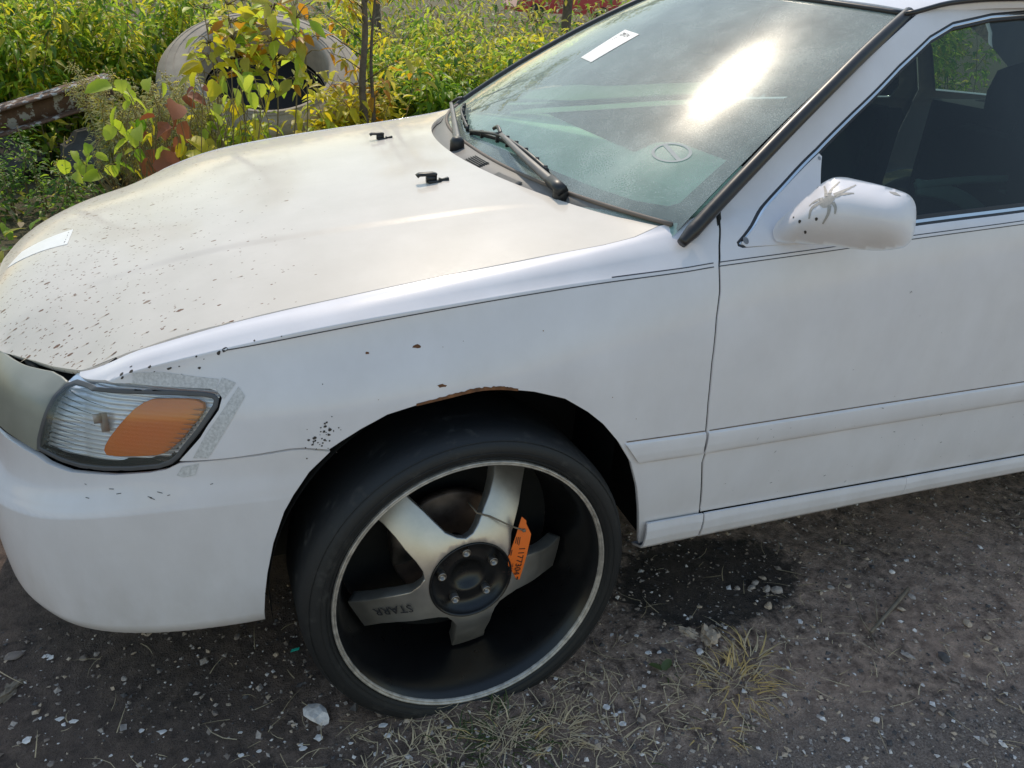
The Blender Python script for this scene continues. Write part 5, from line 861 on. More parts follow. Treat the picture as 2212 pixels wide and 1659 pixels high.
# ---------- front wheel ----------
WC=np.array([-.007,-.93,.26]); st_,ck_=.032,.078
WNn=np.array([math.sin(st_),-math.cos(st_),0.]); WNn=WNn*math.cos(ck_)+np.array([0,0,math.sin(ck_)])
WA=np.cross([0,0,1],WNn); WA/=np.linalg.norm(WA); WU=np.cross(WNn,WA)
def wdep(r): return .03+.09*np.clip((r-.088)/.15,0,2)**1.3
def wface(x,y,off=0.):
    x=np.asarray(x,float); y=np.asarray(y,float); x,y=np.broadcast_arrays(x,y); r=np.hypot(x,y)
    return WC+x[...,None]*WA+y[...,None]*WU-(wdep(r)-off)[...,None]*WNn
def make_wheel(C0,A,U,N,parent,full=True):
    W=bpy.data.objects.new('wheel',None); COL.objects.link(W); W.parent=parent; W.empty_display_size=.1
    m=MB(); m.lathe([(.2815,.010),(.2835,.002),(.290,-.004),(.300,-.010),(.312,-.0105),(.322,-.006),(.330,.004),(.3365,.018),(.3395,.035),(.3405,.06),(.3405,.20),(.334,.235),(.315,.25),(.28,.24)],C0,A,U,N,96)
    TY=m.build('tyre',MAT['rubber'],W)
    m=MB()
    for r0 in (.2925,.3045,.326): m.lathe([(r0-.0007,-.0075 if r0<.3 else (-.0112 if r0<.31 else -.0035)),(r0,-.0092 if r0<.3 else (-.0122 if r0<.31 else -.0045)),(r0+.0007,-.0075 if r0<.3 else (-.0112 if r0<.31 else -.0025))],C0,A,U,N,96)
    m.build('sidewall_ridge',MAT['rubber'],TY)
    m=MB(); m.lathe([(.2845,.010),(.2845,-.003),(.2830,-.0058),(.2805,-.0058),(.2797,-.0025),(.2785,-.0022),(.2778,-.004),(.2758,-.004),(.2750,.004)],C0,A,U,N,128)
    m.build('rim_lip',MAT['lip'],W)
    m=MB(); m.lathe([(.2752,.003),(.268,.012),(.262,.030),(.2585,.05),(.250,.11),(.247,.15),(.240,.205)],C0,A,U,N,96); m.build('rim_barrel',MAT['gloss'],W)
    m=MB(); m.lathe([(.240,.205),(.12,.215),(.02,.215)],C0,A,U,N,48); m.build('backing_plate',MAT['void'],W)
    m=MB(); m.lathe([(.03,.16),(.125,.160),(.130,.164),(.130,.180),(.06,.182)],C0,A,U,N,64); m.build('brake_disc',MAT['disc'],W)
    m=MB(); R=np.stack([A,U,-N],1)
    for a,b,dd,sz in ((-.105,.055,.15,(.06,.10,.05)),(-.085,.09,.145,(.03,.03,.03)),(-.12,.02,.142,(.03,.05,.02))): m.box(C0+A*a+U*b-N*dd,sz,R)
    m.build('brake_caliper',MAT['steel'],W)
    return W
WH=make_wheel(WC,WA,WU,WNn,CAR)
lo=[(.242,9.5),(.205,9.5),(.175,11.5),(.15,15),(.122,19.5),(.104,26),(.096,36)]; ro_=[(.104,-26),(.122,-17.5),(.15,-14),(.175,-12),(.205,-9.5),(.242,-8)]
star=[]
for kk in range(5):
    a0=60-72*kk
    for r,a in lo[::-1][1:]+[]: pass
for kk in range(5):
    a0=60+72*kk
    for r,a in ro_: star.append((r,a0+a))
    for r,a in lo[:-1]: star.append((r,a0+a))
    star.append((.096,a0+36))
starp=[(r*math.cos(math.radians(a)),r*math.sin(math.radians(a))) for r,a in star]
hole=[(.0875*math.cos(t),.0875*math.sin(t)) for t in np.linspace(0,6.2832,49)[:-1]]
# each spoke is a piece of its own: slice the star into five along the valleys
for kk in range(5):
    a0=60+72*kk; P=[(.0875,a0-36),(.096,a0-36)]+[(r,a0+a) for r,a in ro_]+[(r,a0+a) for r,a in lo]+[(.0875,a0+36)]
    P+=[(.0875,a0+a) for a in range(30,-36,-6)]
    pp=[(r*math.cos(math.radians(a)),r*math.sin(math.radians(a))) for r,a in P]
    panel('spoke',wface,pp,MAT['alloy'],WH,grid=.012,step=.008,ref=tuple(WC-WNn*.4),hem=.030,round_=.0025)
m=MB(); m.lathe([(.0885,.050),(.0875,.027),(.0855,.0255),(.083,.030),(.078,.050),(.060,.054),(.045,.050),(.034,.050),(.031,.062),(.0,.064)],WC,WA,WU,WNn,64); HC=m.build('hub_cup',MAT['gloss'],WH)
for kk in range(5):
    a=math.radians(60+36+72*kk); o=WC+WA*.058*math.cos(a)+WU*.058*math.sin(a)-WNn*.050
    m=MB(); m.lathe([(.0095,.004),(.0095,-.010),(.0085,-.011),(.0068,-.011),(.006,-.004),(.0,-.003)],o,WA,WU,WNn,6 if False else 14); m.build('lug_nut',MAT['steel'],HC)
# the maker's word cut into the spoke nearest the ground
a=math.radians(-158); o=WC+WA*.165*math.cos(a)+WU*.165*math.sin(a)-WNn*(wdep(.165)-.003)
rad=WA*math.cos(a)+WU*math.sin(a)-WNn*.64; 
tng=(WA*-math.sin(a)+WU*math.cos(a))
ribbon_text('STARR',.030,MAT['bink'],'engraved_word',WH,frame(o,rad,tng))
# wheel wells
m=MB()
for C0,y1 in ((np.array([0.,0,.27]),-.835),):
    t=np.linspace(-.12,math.pi+.12,40); V=[]
    for a in t:
        for y in (-.862,-.83,-.55): V.append((.02+.415*math.cos(a),y,.26+.43*math.sin(a)*(1 if y>-.85 else .99)))
    m.grid(V,40,3)
    m.add([(.02+.42,-.55,.12),(.02-.42,-.55,.12),(.02-.42,-.55,.72),(.02+.42,-.55,.72)],[(0,1,2,3)])
WW=part(m,'wheel_liner','void'); mirrored(WW)
m=MB(); m.box((1.33,0,.225),(1.75,1.62,.02)); m.box((.0,0,.24),(.9,1.05,.02)); m.box((-.55,0,.26),(.35,1.3,.02)); m.box((-.62,0,.13),(.02,1.2,.22)); m.box((2.9,0,.26),(1.2,1.5,.02)); part(m,'underbody','void')
E0=np.array([1.,0,0]); E2=np.array([0,0,1.])
for C0,N in ((np.array([0,.80,.30]),np.array([0,1.,0])),(np.array([2.67,-.86,.30]),np.array([0,-1.,0])),(np.array([2.67,.86,.30]),np.array([0,1.,0]))):
    W=bpy.data.objects.new('wheel',None); COL.objects.link(W); W.parent=CAR
    m=MB(); m.lathe([(.20,.02),(.21,.0),(.28,-.004),(.325,.02),(.335,.05),(.335,.19),(.30,.21)],C0,E0,E2,N,40); m.build('tyre',MAT['rubber'],W)
    m=MB(); m.lathe([(.205,.02),(.19,.03),(.10,.01),(.03,.0),(.0,.0)],C0,E0,E2,N,40); m.build('wheel_cover',MAT['alloy'],W)
# ---------- cabin ----------
def dashz(x,y):
    z=.915+.0*x
    hoodb=np.clip((x-.60)/.14,0,1); hoodb=hoodb*hoodb*(3-2*hoodb); side_=np.clip((-.06-y)/.07,0,1)*np.clip((y+.66)/.07,0,1); side_=side_*side_*(3-2*side_)
    return z+.055*hoodb*side_-.03*np.clip((.42-x)/.2,0,1)
m=MB(); xs=np.linspace(.27,.86,36); ys=np.linspace(-.69,.69,70); V=[]
for x in xs:
    for y in ys:
        z=float(dashz(x,y)); e=.80 if y<-.04 else .74
        k=max(0,(x-e)/.06); V.append((min(x,e+.05),y,z-.16*k*k-.02*k))
m.grid(V,36,70); DS=part(m,'dashboard','dash')
m=MB(); V=[]
for y in np.linspace(-.69,.69,10):
    for x,z in ((.83,.80),(.82,.62),(.70,.45)): V.append((x,y,z))
m.grid(V,10,3); part(m,'dash_front','doorcard')
m=MB(); t=np.linspace(0,2*math.pi,41); N=np.array([.88,0,.47]); U_=np.array([-.47,0,.88])
c0=np.array([.99,-.37,.80]); m.tube(np.array([c0+.185*(np.array([0,1,0])*math.cos(a)+U_*math.sin(a)) for a in t]),.014,8,False)
for a in (0.2,math.pi-.2,-math.pi/2): m.tube([c0-N*.03,c0+.185*(np.array([0,1,0])*math.cos(a)+U_*math.sin(a))],.018,6)
m.tube([c0-N*.02,c0-N*.2],.03,8); m.tube([c0-N*.05,c0+N*.0],.06,14); part(m,'steering_wheel','seat')
def seat(x,y,w,back=True):
    m=MB()
    sec=[(0,.42,.10),(.12,.46,.13),(.35,.44,.12),(.50,.43,.10)]
    V=[]
    prof=[(x-.02,.44),(x+.10,.50),(x+.35,.46),(x+.52,.45),(x+.58,.55),(x+.66,.80),(x+.70,1.02),(x+.76,1.03),(x+.76,.80),(x+.70,.50),(x+.60,.34),(x,.34)]
    for yy,sc in ((-w,.93),(-w*.8,1.0),(0,.98),(w*.8,1.0),(w,.93)):
        for px,pz in prof: V.append((x+.35+(px-x-.35)*sc,y+yy,.6+(pz-.6)*sc))
    n=len(prof); m.add(V,[(i*n+j,i*n+(j+1)%n,(i+1)*n+(j+1)%n,(i+1)*n+j) for i in range(4) for j in range(n)]+[tuple(range(n)),tuple(4*n+j for j in range(n))[::-1]])
    s=part(m,'seat','seat')
    if back:
        m=MB(); hx=x+.76
        V=[]
        for yy,sc in ((-.13,.8),(-.10,1),(.10,1),(.13,.8)):
            for px,pz in ((-.05,1.07),(-.06,1.13),(-.04,1.20),(.02,1.215),(.05,1.19),(.05,1.08)): V.append((hx+px*sc,y+yy,1.14+(pz-1.14)*sc))
        m.add(V,[(i*6+j,i*6+(j+1)%6,(i+1)*6+(j+1)%6,(i+1)*6+j) for i in range(3) for j in range(6)]+[tuple(range(6)),tuple(18+j for j in range(6))[::-1]])
        m.tube([(hx,y-.05,1.0),(hx,y-.05,1.09)],.007,6); m.tube([(hx,y+.05,1.0),(hx,y+.05,1.09)],.007,6); m.build('headrest',MAT['seat'],s)
seat(1.02,-.37,.25); seat(1.02,.37,.25); seat(1.95,0,.62,False)
def cabin_side():
    m=MB(); V=[]
    for u in np.linspace(.50,2.5,30):
        for z in (.30,.55,.80,.90,.932): V.append(np.reshape(side(u,z,-.055 if z<.92 else -.022),3))
    m.grid(V,30,5); return part(m,'door_card','doorcard')
a=cabin_side(); mirrored(a)
m=MB(); us=np.linspace(.62,1.52,30); zz=np.interp(us,[.62,.95,1.25,1.52],[.908,.927,.946,.957]); V=[]
for u,z in zip(us,zz):
    for d,dz in ((-.018,0),(-.05,.006),(-.085,-.006)): V.append(np.reshape(side(u,z,d),3)+np.array([0,0,dz]))
m.grid(V,30,3); a=part(m,'door_top_trim','dash'); mirrored(a)
m=MB()
V=[]
for u,z in ((1.50,.94),(1.50,1.05),(1.505,1.2),(1.52,1.335)):
    for du in (0,.13): V.append(np.reshape(side(u+du,z,-.03),3))
m.grid(V,4,2); a=part(m,'centre_pillar','headliner'); mirrored(a)
m=MB(); V=[]
for y in (-.66,.66):
    for t in np.linspace(-.02,1.02,8): V.append(ws(y*1.12,t,-.03)); V.append(ws(y*1.02,t,-.06))
m.grid(V[:16],8,2); m.grid(V[16:],8,2); part(m,'pillar_lining','headliner')
m=MB(); o=ws(0,.86,-.075); m.box(o,(.03,.24,.06)); m.tube([o,ws(0,.95,-.02)],.008,6); part(m,'inside_mirror','black')
m=MB(); V=[(2.42,y,z) for y in (-.6,.6) for z in (.4,1.0)]; m.add(V,[(0,1,3,2)]); m.add([(2.42,-.62,1.0),(2.42,.62,1.0),(2.95,.62,1.0),(2.95,-.62,1.0)],[(0,1,2,3)]); part(m,'parcel_shelf','seat')
m=MB(); V=[(.36,y,z) for y in (-.76,.76) for z in (.25,.905)]; m.add(V,[(0,1,3,2)]); part(m,'bulkhead','void')
# ---------- orange tag hung on a spoke ----------
def tplane(x,y,off=0.):
    x=np.asarray(x,float); y=np.asarray(y,float); x,y=np.broadcast_arrays(x,y); d=.034-.006*np.cos((y-.04)*22)
    return WC+x[...,None]*WA+y[...,None]*WU-(d-off)[...,None]*WNn
TG=thing('inventory_tag','orange paper tag numbered 1177304 hanging from a spoke of the front wheel','tag',tuple(WC))
TGm=Matrix.Translation(-Vector(WC))
def tagpart(o): o.matrix_parent_inverse=TGm; return o
tp_=panel('tag_card',tplane,TAG,MAT['orange'],TG,grid=.012,step=.006,ref=tuple(WC-WNn*.4),hem=.0006,round_=.0003); tagpart(tp_)
top=np.array([.123,.088]); bot=np.array([.1035,-.028]); 
ax_d=WA*(bot-top)[0]+WU*(bot-top)[1]; ax_d/=np.linalg.norm(ax_d); ax_p=np.cross(WNn,ax_d)
def tpos(f,s): # f along the tag, s across towards the hub
    p=top+(bot-top)*f+np.array([-(bot-top)[1],(bot-top)[0]])/np.linalg.norm(bot-top)*(-s); return tplane(p[0],p[1],.0007)
for txt,f,s_,sz in (('1177304',.58,.0085,.0195),('29124',.74,.0235,.0125),('F',.80,.038,.010)):
    tagpart(ribbon_text(txt,sz,MAT['ink'],'tag_number',TG,frame(tpos(f,s_),ax_d,ax_p),.0002))
m=MB()
for f0,f1,s_ in ((.10,.26,.016),(.10,.24,.020),(.10,.22,.024),(.34,.46,.029),(.34,.44,.032)):
    A=np.array([tpos(f,s_) for f in np.linspace(f0,f1,5)]); B=np.array([tpos(f,s_+.0016) for f in np.linspace(f0,f1,5)]); m.ribbon(A,B)
A=np.array([tpos(.93,-.0005),tpos(1.0,-.0005)]); B=np.array([tpos(.93,.003),tpos(1.0,.003)]); m.ribbon(A,B)
tagpart(m.build('tag_print',MAT['ink'],TG))
z0=wface(.018,.140,-.008)
m=MB(); m.tube(np.array([wface(.012,.146,-.03),wface(.018,.141,.004),wface(.044,.1310,.006),tplane(.085,.1085,.004),tplane(.1127,.0930,.003)]),.0018,6); m.box(tplane(.1120,.0932,.002),(.006,.006,.005)); tagpart(m.build('zip_tie',MAT['stick'],TG))
LT=thing('loose_trim','loose pale trim piece with a label lying on the seat behind the door glass','trim piece',(1.45,-.40,.72)); LO_=np.array([1.45,-.40,.72])
for nm,P,wd in TRIMS:
    m=MB(); flatbar(m,_catmull(np.array([np.array(p)-LO_ for p in P]),5),wd,.012,(-.6,-.7,.4)); m.build(nm,MAT['paper'],LT)
m=MB(); m.add([np.array(p)-LO_ for p in TRIMLABEL],[(0,1,2,3)]); m.build('label',MAT['paper'],LT)
# ---------- ground ----------
def fbm(x,y,s,seed=0):
    r=np.random.default_rng(seed); v=0*x
    for o in range(5):
        f=s*2**o
        for _ in range(4):
            a=r.uniform(0,6.28); v=v+np.sin((x*math.cos(a)+y*math.sin(a))*f*r.uniform(.7,1.3)+r.uniform(0,6.28))/4*.5**o
    return v
def gz(x,y):
    x=np.asarray(x,float); y=np.asarray(y,float)
    k=np.clip((y-1.2)/2.5,0,1)
    d=np.hypot((x+.007)/.42,(y+.86)/.10); near=np.exp(-d**2)
    return GZ+.010*fbm(x,y,3.0,1)+.003*fbm(x,y,22,2)+.0016*fbm(x,y,95,3)-.06*k+.03*k*fbm(x,y,.9,5)+.012*near
def axis(lo,hi,st,far):
    a=np.arange(lo,hi+1e-6,st); g=[]; d=st
    while (g[-1] if g else 0)<far: d*=1.35; g.append((g[-1] if g else 0)+d)
    g=np.array(g); return np.concatenate([lo-g[::-1],a,hi+g])
xs=axis(-1.4,2.3,.0105,150); ys=axis(-1.6,-.45,.0105,150)
X,Y=np.meshgrid(xs,ys,indexing='ij'); Z=gz(X,Y)
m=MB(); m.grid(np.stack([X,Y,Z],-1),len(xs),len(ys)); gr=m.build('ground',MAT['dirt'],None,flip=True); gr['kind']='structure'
# loose gravel
def pebble(r,q,flat=.6):
    P=np.array([(1,0,0),(-1,0,0),(0,1,0),(0,-1,0),(0,0,1),(0,0,-1)],float)*r*np.array([q.uniform(.7,1.3),q.uniform(.6,1.1),flat*q.uniform(.6,1.1)])
    P+=np.array([[q.gauss(0,.18*r) for _ in range(3)] for _ in range(6)]); a=q.uniform(0,6.28); c,s=math.cos(a),math.sin(a)
    return P@np.array([[c,-s,0],[s,c,0],[0,0,1]]).T
OCT=[(0,2,4),(2,1,4),(1,3,4),(3,0,4),(2,0,5),(1,2,5),(3,1,5),(0,3,5)]
q=random.Random(5); m=MB()
for i in range(28000):
    x=q.uniform(-1.5,2.4); y=-.45-1.25*q.random()**.8
    lane=(-.10*x-(y+1.08))*7
    if lane<0 and q.random()<.45: continue
    r=abs(q.gauss(0,.0026))+.0012
    if q.random()<.04: r*=1.7
    z=float(gz(x,y)); 
    k=q.choices([0,1,2,3,4],[30,26,20,18,9])[0]
    m.add(pebble(r,q)+np.array([x,y,z+r*.2]),OCT,k)
o=m.build('gravel',[MAT['gravel%d'%i] for i in range(5)],None,False,kind='stuff')
tag(o,'loose grey and white gravel scattered over the dirt','gravel')
def WEEDS():
    # tractor tyre lying against the weeds
    TY=thing('tractor_tyre','big weathered tractor tyre lying tilted among the yellow weeds','tyre',(.02,4.70,.50))
    N=np.array([-.05,-.53,.85]); N/=np.linalg.norm(N); A=np.cross([0,0,1],-N); A/=np.linalg.norm(A); U=np.cross(N,A); U/=np.linalg.norm(U)
    O=np.zeros(3)+N*.16; m=MB()
    m.lathe([(.46,.22),(.475,.06),(.482,.0),(.50,-.022),(.53,-.02),(.58,-.012),(.67,.012),(.735,.05),(.775,.10),(.79,.16),(.79,.42),(.76,.50),(.62,.54),(.51,.54),(.48,.46),(.46,.25)],O,A,U,N,72); m.build('carcass',MAT['bigtyre'],TY)
    m=MB()
    for r0,d in ((.525,-.022),(.55,-.018),(.64,.004),(.70,.03)): m.lathe([(r0-.006,d+.004),(r0,d-.006),(r0+.006,d+.006)],O,A,U,N,72)
    m.build('bead_ring',MAT['bigtyre'],TY)
    m=MB(); m.lathe([(.50,.26),(.2,.27),(.0,.27)],O,A,U,N,40); m.build('hole_shade',MAT['void'],TY)  # black disc added in the tyre's hole as painted shade
    for k in range(28):
        a=k*2*math.pi/28; c,s=math.cos(a),math.sin(a); rad=A*c+U*s; tg=-A*s+U*c
        mb=MB(); b=O+rad*.793-N*.30; R=np.stack([tg*.8-N*.6,rad,-N*.8-tg*.6],1); mb.box(b,(.05,.03,.22),R); mb.build('tread_lug',MAT['bigtyre'],TY,False)
    # peeling beam
    b=thing('steel_beam','rusty steel beam with peeling white paint at the left','beam',(-1.6,4.2,.3))
    p0,p1,p2=BEAM; m=MB(); a=np.array([p0[0],4.2,(p0[1]+p2[1])/2])-np.array([-1.6,4.2,.3]); c=np.array([p1[0]+.1,4.5,p1[1]+.02])-np.array([-1.6,4.2,.3]); a=a-(c-a)*.5
    flatbar(m,_catmull(np.array([a,(a+c)/2,c]),4),.10,.13,(0,0,1)); m.build('web',MAT['beam'],b); 
    m=MB(); flatbar(m,_catmull(np.array([a+[0,-.03,.075],(a+c)/2+[0,-.03,.075],c+[0,-.03,.075]]),3),.20,.018,(0,0,1)); flatbar(m,_catmull(np.array([a+[0,-.03,-.075],(a+c)/2+[0,-.03,-.075],c+[0,-.03,-.075]]),3),.20,.018,(0,0,1)); m.build('flange',MAT['beam'],b)
    rock((-1.15,4.35,.0),(.36,.30,.26),31,'cushion','concrete_lump','dark mossy lump of concrete under the rusty beam','rubble',None,2)
    rock((-1.85,4.5,.0),(.45,.30,.22),32,'cushion','concrete_lump','dark lump of concrete at the far left under the beam','rubble',None,2)
    # vine
    t=thing('broadleaf_vine','climbing vine with broad lime, yellow and red brown leaves beyond the hood','vine',(-.6,3.0,-.06))
    base_=np.array([-.6,3.0,-.06]); V0,F0=leafV(1,1,.30,.45,'round'); q=random.Random(8)
    me={}
    for k in ('lime','yellow','brownleaf','green','olive'):
        e=bpy.data.meshes.new('leaf'); e.from_pydata((V0*np.array([1,.95,1])).tolist(),[],F0); e.materials.append(MAT[k]); e.polygons.foreach_set('use_smooth',[True]*len(F0)); me[k]=e
    sm=MB()
    for x,y,z,s,k in VINE:
        o=bpy.data.objects.new('leaf',me[k]); COL.objects.link(o); o.parent=t; p=np.array([x,y,z])-base_
        o.matrix_local=Matrix.LocRotScale(Vector(p),Matrix(rotm(-1.57+q.uniform(-1.9,1.9),q.uniform(-1.35,.1),q.uniform(-.9,.9)).tolist()).to_quaternion(),Vector((s*q.uniform(.85,1.25),s*q.uniform(.7,1.05),s)))
        g=np.array([p[0]*.7+q.gauss(0,.06),p[1]+.05,0]); sm.tube(_catmull(np.array([g,(g+p)/2+np.array([q.gauss(0,.09),.06,q.gauss(0,.05)]),p]),3),.0022,4)
    sm.build('stem',MAT['stem'],t)
    t=thing('tall_weed','tall weed with yellowing oval leaves in front of the tractor tyre','weed',(.1,3.55,-.08)); base_=np.array([.1,3.55,-.08])
    V0,F0=leafV(1,.40,.3,.3,'ell'); me={}
    for k in ('lime','yellow','orangeleaf','green','olive'):
        e=bpy.data.meshes.new('leaf'); e.from_pydata(V0.tolist(),[],F0); e.materials.append(MAT[k]); e.polygons.foreach_set('use_smooth',[True]*len(F0)); me[k]=e
    sm=MB(); tips=[]
    for (x0,z0),(x1,z1) in TALLSTEM:
        P=_catmull(np.array([(x0-.1,.0,.0),((x0+x1)/2-.1+.03,-.02,(z1+.08)*.5),(x1-.1,.02,z1+.08)]),6); sm.tube(P,np.linspace(.006,.003,len(P)),6); tips+=list(P[3:])
    tips=np.array(tips)
    for x,y,z,s,k in TALL:
        p=np.array([x,y,z])-base_; n=tips[((tips-p)**2).sum(1).argmin()]; sm.tube([n,(n+p)/2+np.array([0,0,.02]),p],[.004,.003,.002],4)
        az=math.atan2(p[1]-n[1],p[0]-n[0])+q.uniform(-.5,.5)
        o=bpy.data.objects.new('leaf',me[k]); COL.objects.link(o); o.parent=t
        o.matrix_local=Matrix.LocRotScale(Vector(p),Matrix(rotm(az,q.uniform(-.6,.7),q.uniform(-.9,.9)).tolist()).to_quaternion(),Vector((s,s,s)))
    sm.build('stem',MAT['stem'],t)
    # goldenrod
    for i,(x,y,h,l) in enumerate(((-.95,3.9,.80,'feathery goldenrod clump at the left of the tractor tyre'),(-.70,3.75,.86,'taller goldenrod clump with two yellow spikes before the tyre rim'),(-.52,3.6,.62,'short pale goldenrod between the tyre and the red brown vine leaves'))):
        weed(x,y,h,14,150,.060,.008,['pale','olive'],l,300+i,'weed','goldenrod',None,.35,.10,'ell',droop=.5,bloom=('gold',120,.07),rstem=.004,thick=.03)
    # leafy bushes, left
    L=[(-2.05,5.3,1.35,'leafy green bush at the far left edge of the thicket'),(-1.55,5.2,1.30,'leafy green bush second from the left edge'),(-1.15,5.6,1.25,'leafy green bush left of the tractor tyre'),(-.75,6.0,1.30,'leafy green bush behind the left side of the tractor tyre'),(-1.75,6.6,1.6,'taller green bush behind the leftmost bushes')]
    for i,(x,y,h,l) in enumerate(L):
        weed(x,y,h,15,150,.105,.042,['green','deep','lime','yellow','olive'],l,320+i,'bush','bush',None,.45,.20,'ell',droop=.7,low=.08,thick=.14)
    weed(-1.62,3.3,.50,14,70,.05,.022,['deep','green'],'dark green low plant beside the front corner of the hood',340,'weed','weed',None,.5,.18)
    weed(-1.15,3.0,.30,8,40,.045,.022,['deep','green'],'small dark weed in the shade below the vine',341,'weed','weed',None,.5,.15)
    weed(-1.32,3.5,.45,3,26,.03,.012,['olive','yellow'],'thin yellowish sprig before the dark hollow',342,'weed','weed',None,.2,.03)
    # right thicket
    R=[(.95,3.4,.40,['green','deep'],'spiky low green weed right of the grey sapling',.08,.018),(1.25,3.6,.44,['green','olive'],'leafy low weed beneath the yellow bush',.07,.02),(1.5,4.6,1.0,['olive','deep','lime','yellow'],'yellow green bush behind the windscreen corner',.06,.026),(2.0,4.9,1.12,['green','deep','lime','yellow'],'yellow green bush in the middle of the right thicket',.06,.026),(2.55,5.3,1.12,['olive','deep','yellow','lime'],'yellow green bush with red berries at the right of the thicket',.06,.026),(1.15,5.3,1.15,['green','deep','lime','yellow'],'lime green bush behind the grey sapling',.06,.024),(1.8,6.2,1.25,['olive','deep','lime'],'olive bush behind the middle of the right thicket',.06,.024),(.85,6.4,1.2,['yellow','olive','lime'],'yellowing bush behind the right rim of the tractor tyre',.06,.026),(1.75,4.0,.62,['lime','olive'],'low lime weed beside the black windscreen trim',.075,.022),(2.2,4.4,.75,['olive','green'],'olive weed beyond the windscreen edge',.06,.02),(1.35,4.4,1.05,['green','lime','deep'],'tall green bush just right of the grey sapling',.075,.03),(2.45,4.5,1.1,['yellow','olive','green'],'golden leaved bush at the windscreen header',.07,.028),(3.1,5.9,1.3,['olive','deep','yellow'],'dark olive bush below the distant red car',.07,.026)]
    for i,(x,y,h,mm,l,ll,lw) in enumerate(R):
        weed(x,y,h,15 if h>.7 else 12,120 if h>.7 else 70,ll*1.6,lw*1.7,mm,l,360+i,'bush' if h>.7 else 'weed','bush' if h>.7 else 'weed',None,.5,.18,'ell',droop=.7,low=.08,thick=.13,bloom=(('brownleaf',7,.10) if 'berries' in l else None))
    for i,(x,y,h,l) in enumerate(((3.0,5.2,.95,'dry brown weed near the distant red car'),(3.5,5.8,1.05,'dry brown weed at the right end of the thicket'),(.72,5.0,.8,'dead weed stalks beside the sapling'),(2.9,6.5,1.1,'dry brown weed behind the berry bush'))):
        weed(x,y,h,16,55,.045,.010,['drystem','olive','pale'],l,390+i,'weed','dry_weed',None,.55,.16,'ell',droop=.5,thick=.06)
    for i,(x,y,h,l) in enumerate(((3.6,4.0,1.5,'lush green bush seen through the side windows of the car'),(4.9,4.6,1.7,'tall green bush beyond the rear door of the car'),(6.3,5.2,1.8,'tall green bush beyond the tail of the car'),(8.2,6.5,2.2,'broad green bush far beyond the tail of the car'))):
        weed(x,y,h,18,150,.12,.055,['green','lime','olive'],l,420+i,'bush','bush',None,.5,.35,'ell',droop=.6,low=.05,thick=.22)
    for i,(x,y,h,mm,l) in enumerate(((.42,3.85,.78,['yellow','olive','lime'],'yellow leaved weed before the right rim of the tractor tyre'),(-.22,3.7,.62,['lime','yellow','green'],'lime leaved weed before the left rim of the tractor tyre'),(.16,3.5,.45,['olive','green','yellow'],'low olive weed under the tractor tyre'),(.62,4.1,.95,['olive','yellow','orangeleaf'],'turning weed between the sapling and the tractor tyre'))):
        weed(x,y,h,9,38,.13,.06,mm,l,440+i,'weed','weed',None,.45,.11,'ell',droop=.5,low=.15,thick=.10)
    # sapling
    t=thing('sapling','grey forked sapling trunk right of the tractor tyre','tree',(.64,3.9,-.1)); m=MB()
    m.tube(_catmull(np.array([(0,0,0),(.01,0,.35),(-.01,.0,.7),(.02,.0,1.1),(.0,.05,1.8),(.05,.1,2.4)]),5),np.linspace(.034,.012,26),8); m.tube(_catmull(np.array([(.04,.02,0),(.07,.0,.4),(.06,.02,.9),(.12,.0,1.5)]),5),np.linspace(.020,.007,16),7); m.tube(_catmull(np.array([(-.05,.02,0),(-.05,.0,.3),(-.02,.02,.6)]),5),np.linspace(.018,.006,11),7); m.build('trunk',MAT['bark'],t)
    m=MB(); lm=MB(); qq=random.Random(77); V0,F0=leafV(1,.42,.3,.4,'ell')
    for k in range(26):
        z=qq.uniform(.5,2.3); a=qq.uniform(0,6.28); l=qq.uniform(.15,.45); p=np.array([.0,.02,z]); e=p+np.array([l*math.cos(a),l*math.sin(a),l*.5]); m.tube([p,(p+e)/2+np.array([0,0,.02]),e],[.005,.0035,.0015],5)
        for j in range(9):
            f=qq.uniform(.3,1); b=p+(e-p)*f; Rm=rotm(qq.uniform(0,6.28),qq.uniform(-.9,.3),qq.uniform(-.5,.5)); lm.add((V0*qq.uniform(.06,.11))@Rm.T+b,F0,qq.choice([0,0,1,2]))
    m.build('branch',MAT['bark'],t); lm.build('foliage',[MAT['olive'],MAT['yellow'],MAT['orangeleaf']],t,kind='stuff')
    # trees farther back, seen in the windscreen
    def tree(x,y,h,r,label,seed,mts):
        q=random.Random(seed); t=thing('tree',label,'tree',(x,y,-.1),'trees beyond the thicket'); m=MB(); trunk=np.array([(0,0,0),(.1*q.gauss(0,1),.1*q.gauss(0,1),h*.35),(.15*q.gauss(0,1),.1,h*.7),(0,0,h*.95)]); tr=_catmull(trunk,5); m.tube(tr,np.linspace(.10,.02,len(tr)),8)
        lm=MB(); V0,F0=leafV(1,.5,.3,.4,'ell')
        for k in range(34):
            f=q.uniform(.28,1); b=tr[int(f*(len(tr)-1))]; a=q.uniform(0,6.28); l=r*q.uniform(.4,1.)*(1.2-.7*f); e=b+np.array([l*math.cos(a),l*math.sin(a),l*q.uniform(.1,.7)]); m.tube([b,(b+e)/2+np.array([0,0,.05*l]),e],[.03,.018,.006],5)
            for j in range(60):
                c=b+(e-b)*q.uniform(.35,1.05)+np.array([q.gauss(0,.16),q.gauss(0,.16),q.gauss(0,.13)])
                lm.add((V0*q.uniform(.07,.13))@rotm(q.uniform(0,6.28),q.uniform(-1,.4),q.uniform(-.6,.6)).T+c,F0,q.choices(range(len(mts)),[4]+[1]*(len(mts)-1))[0])
        m.build('trunk',MAT['bark'],t); lm.build('crown',[MAT[k] for k in mts],t,kind='stuff')
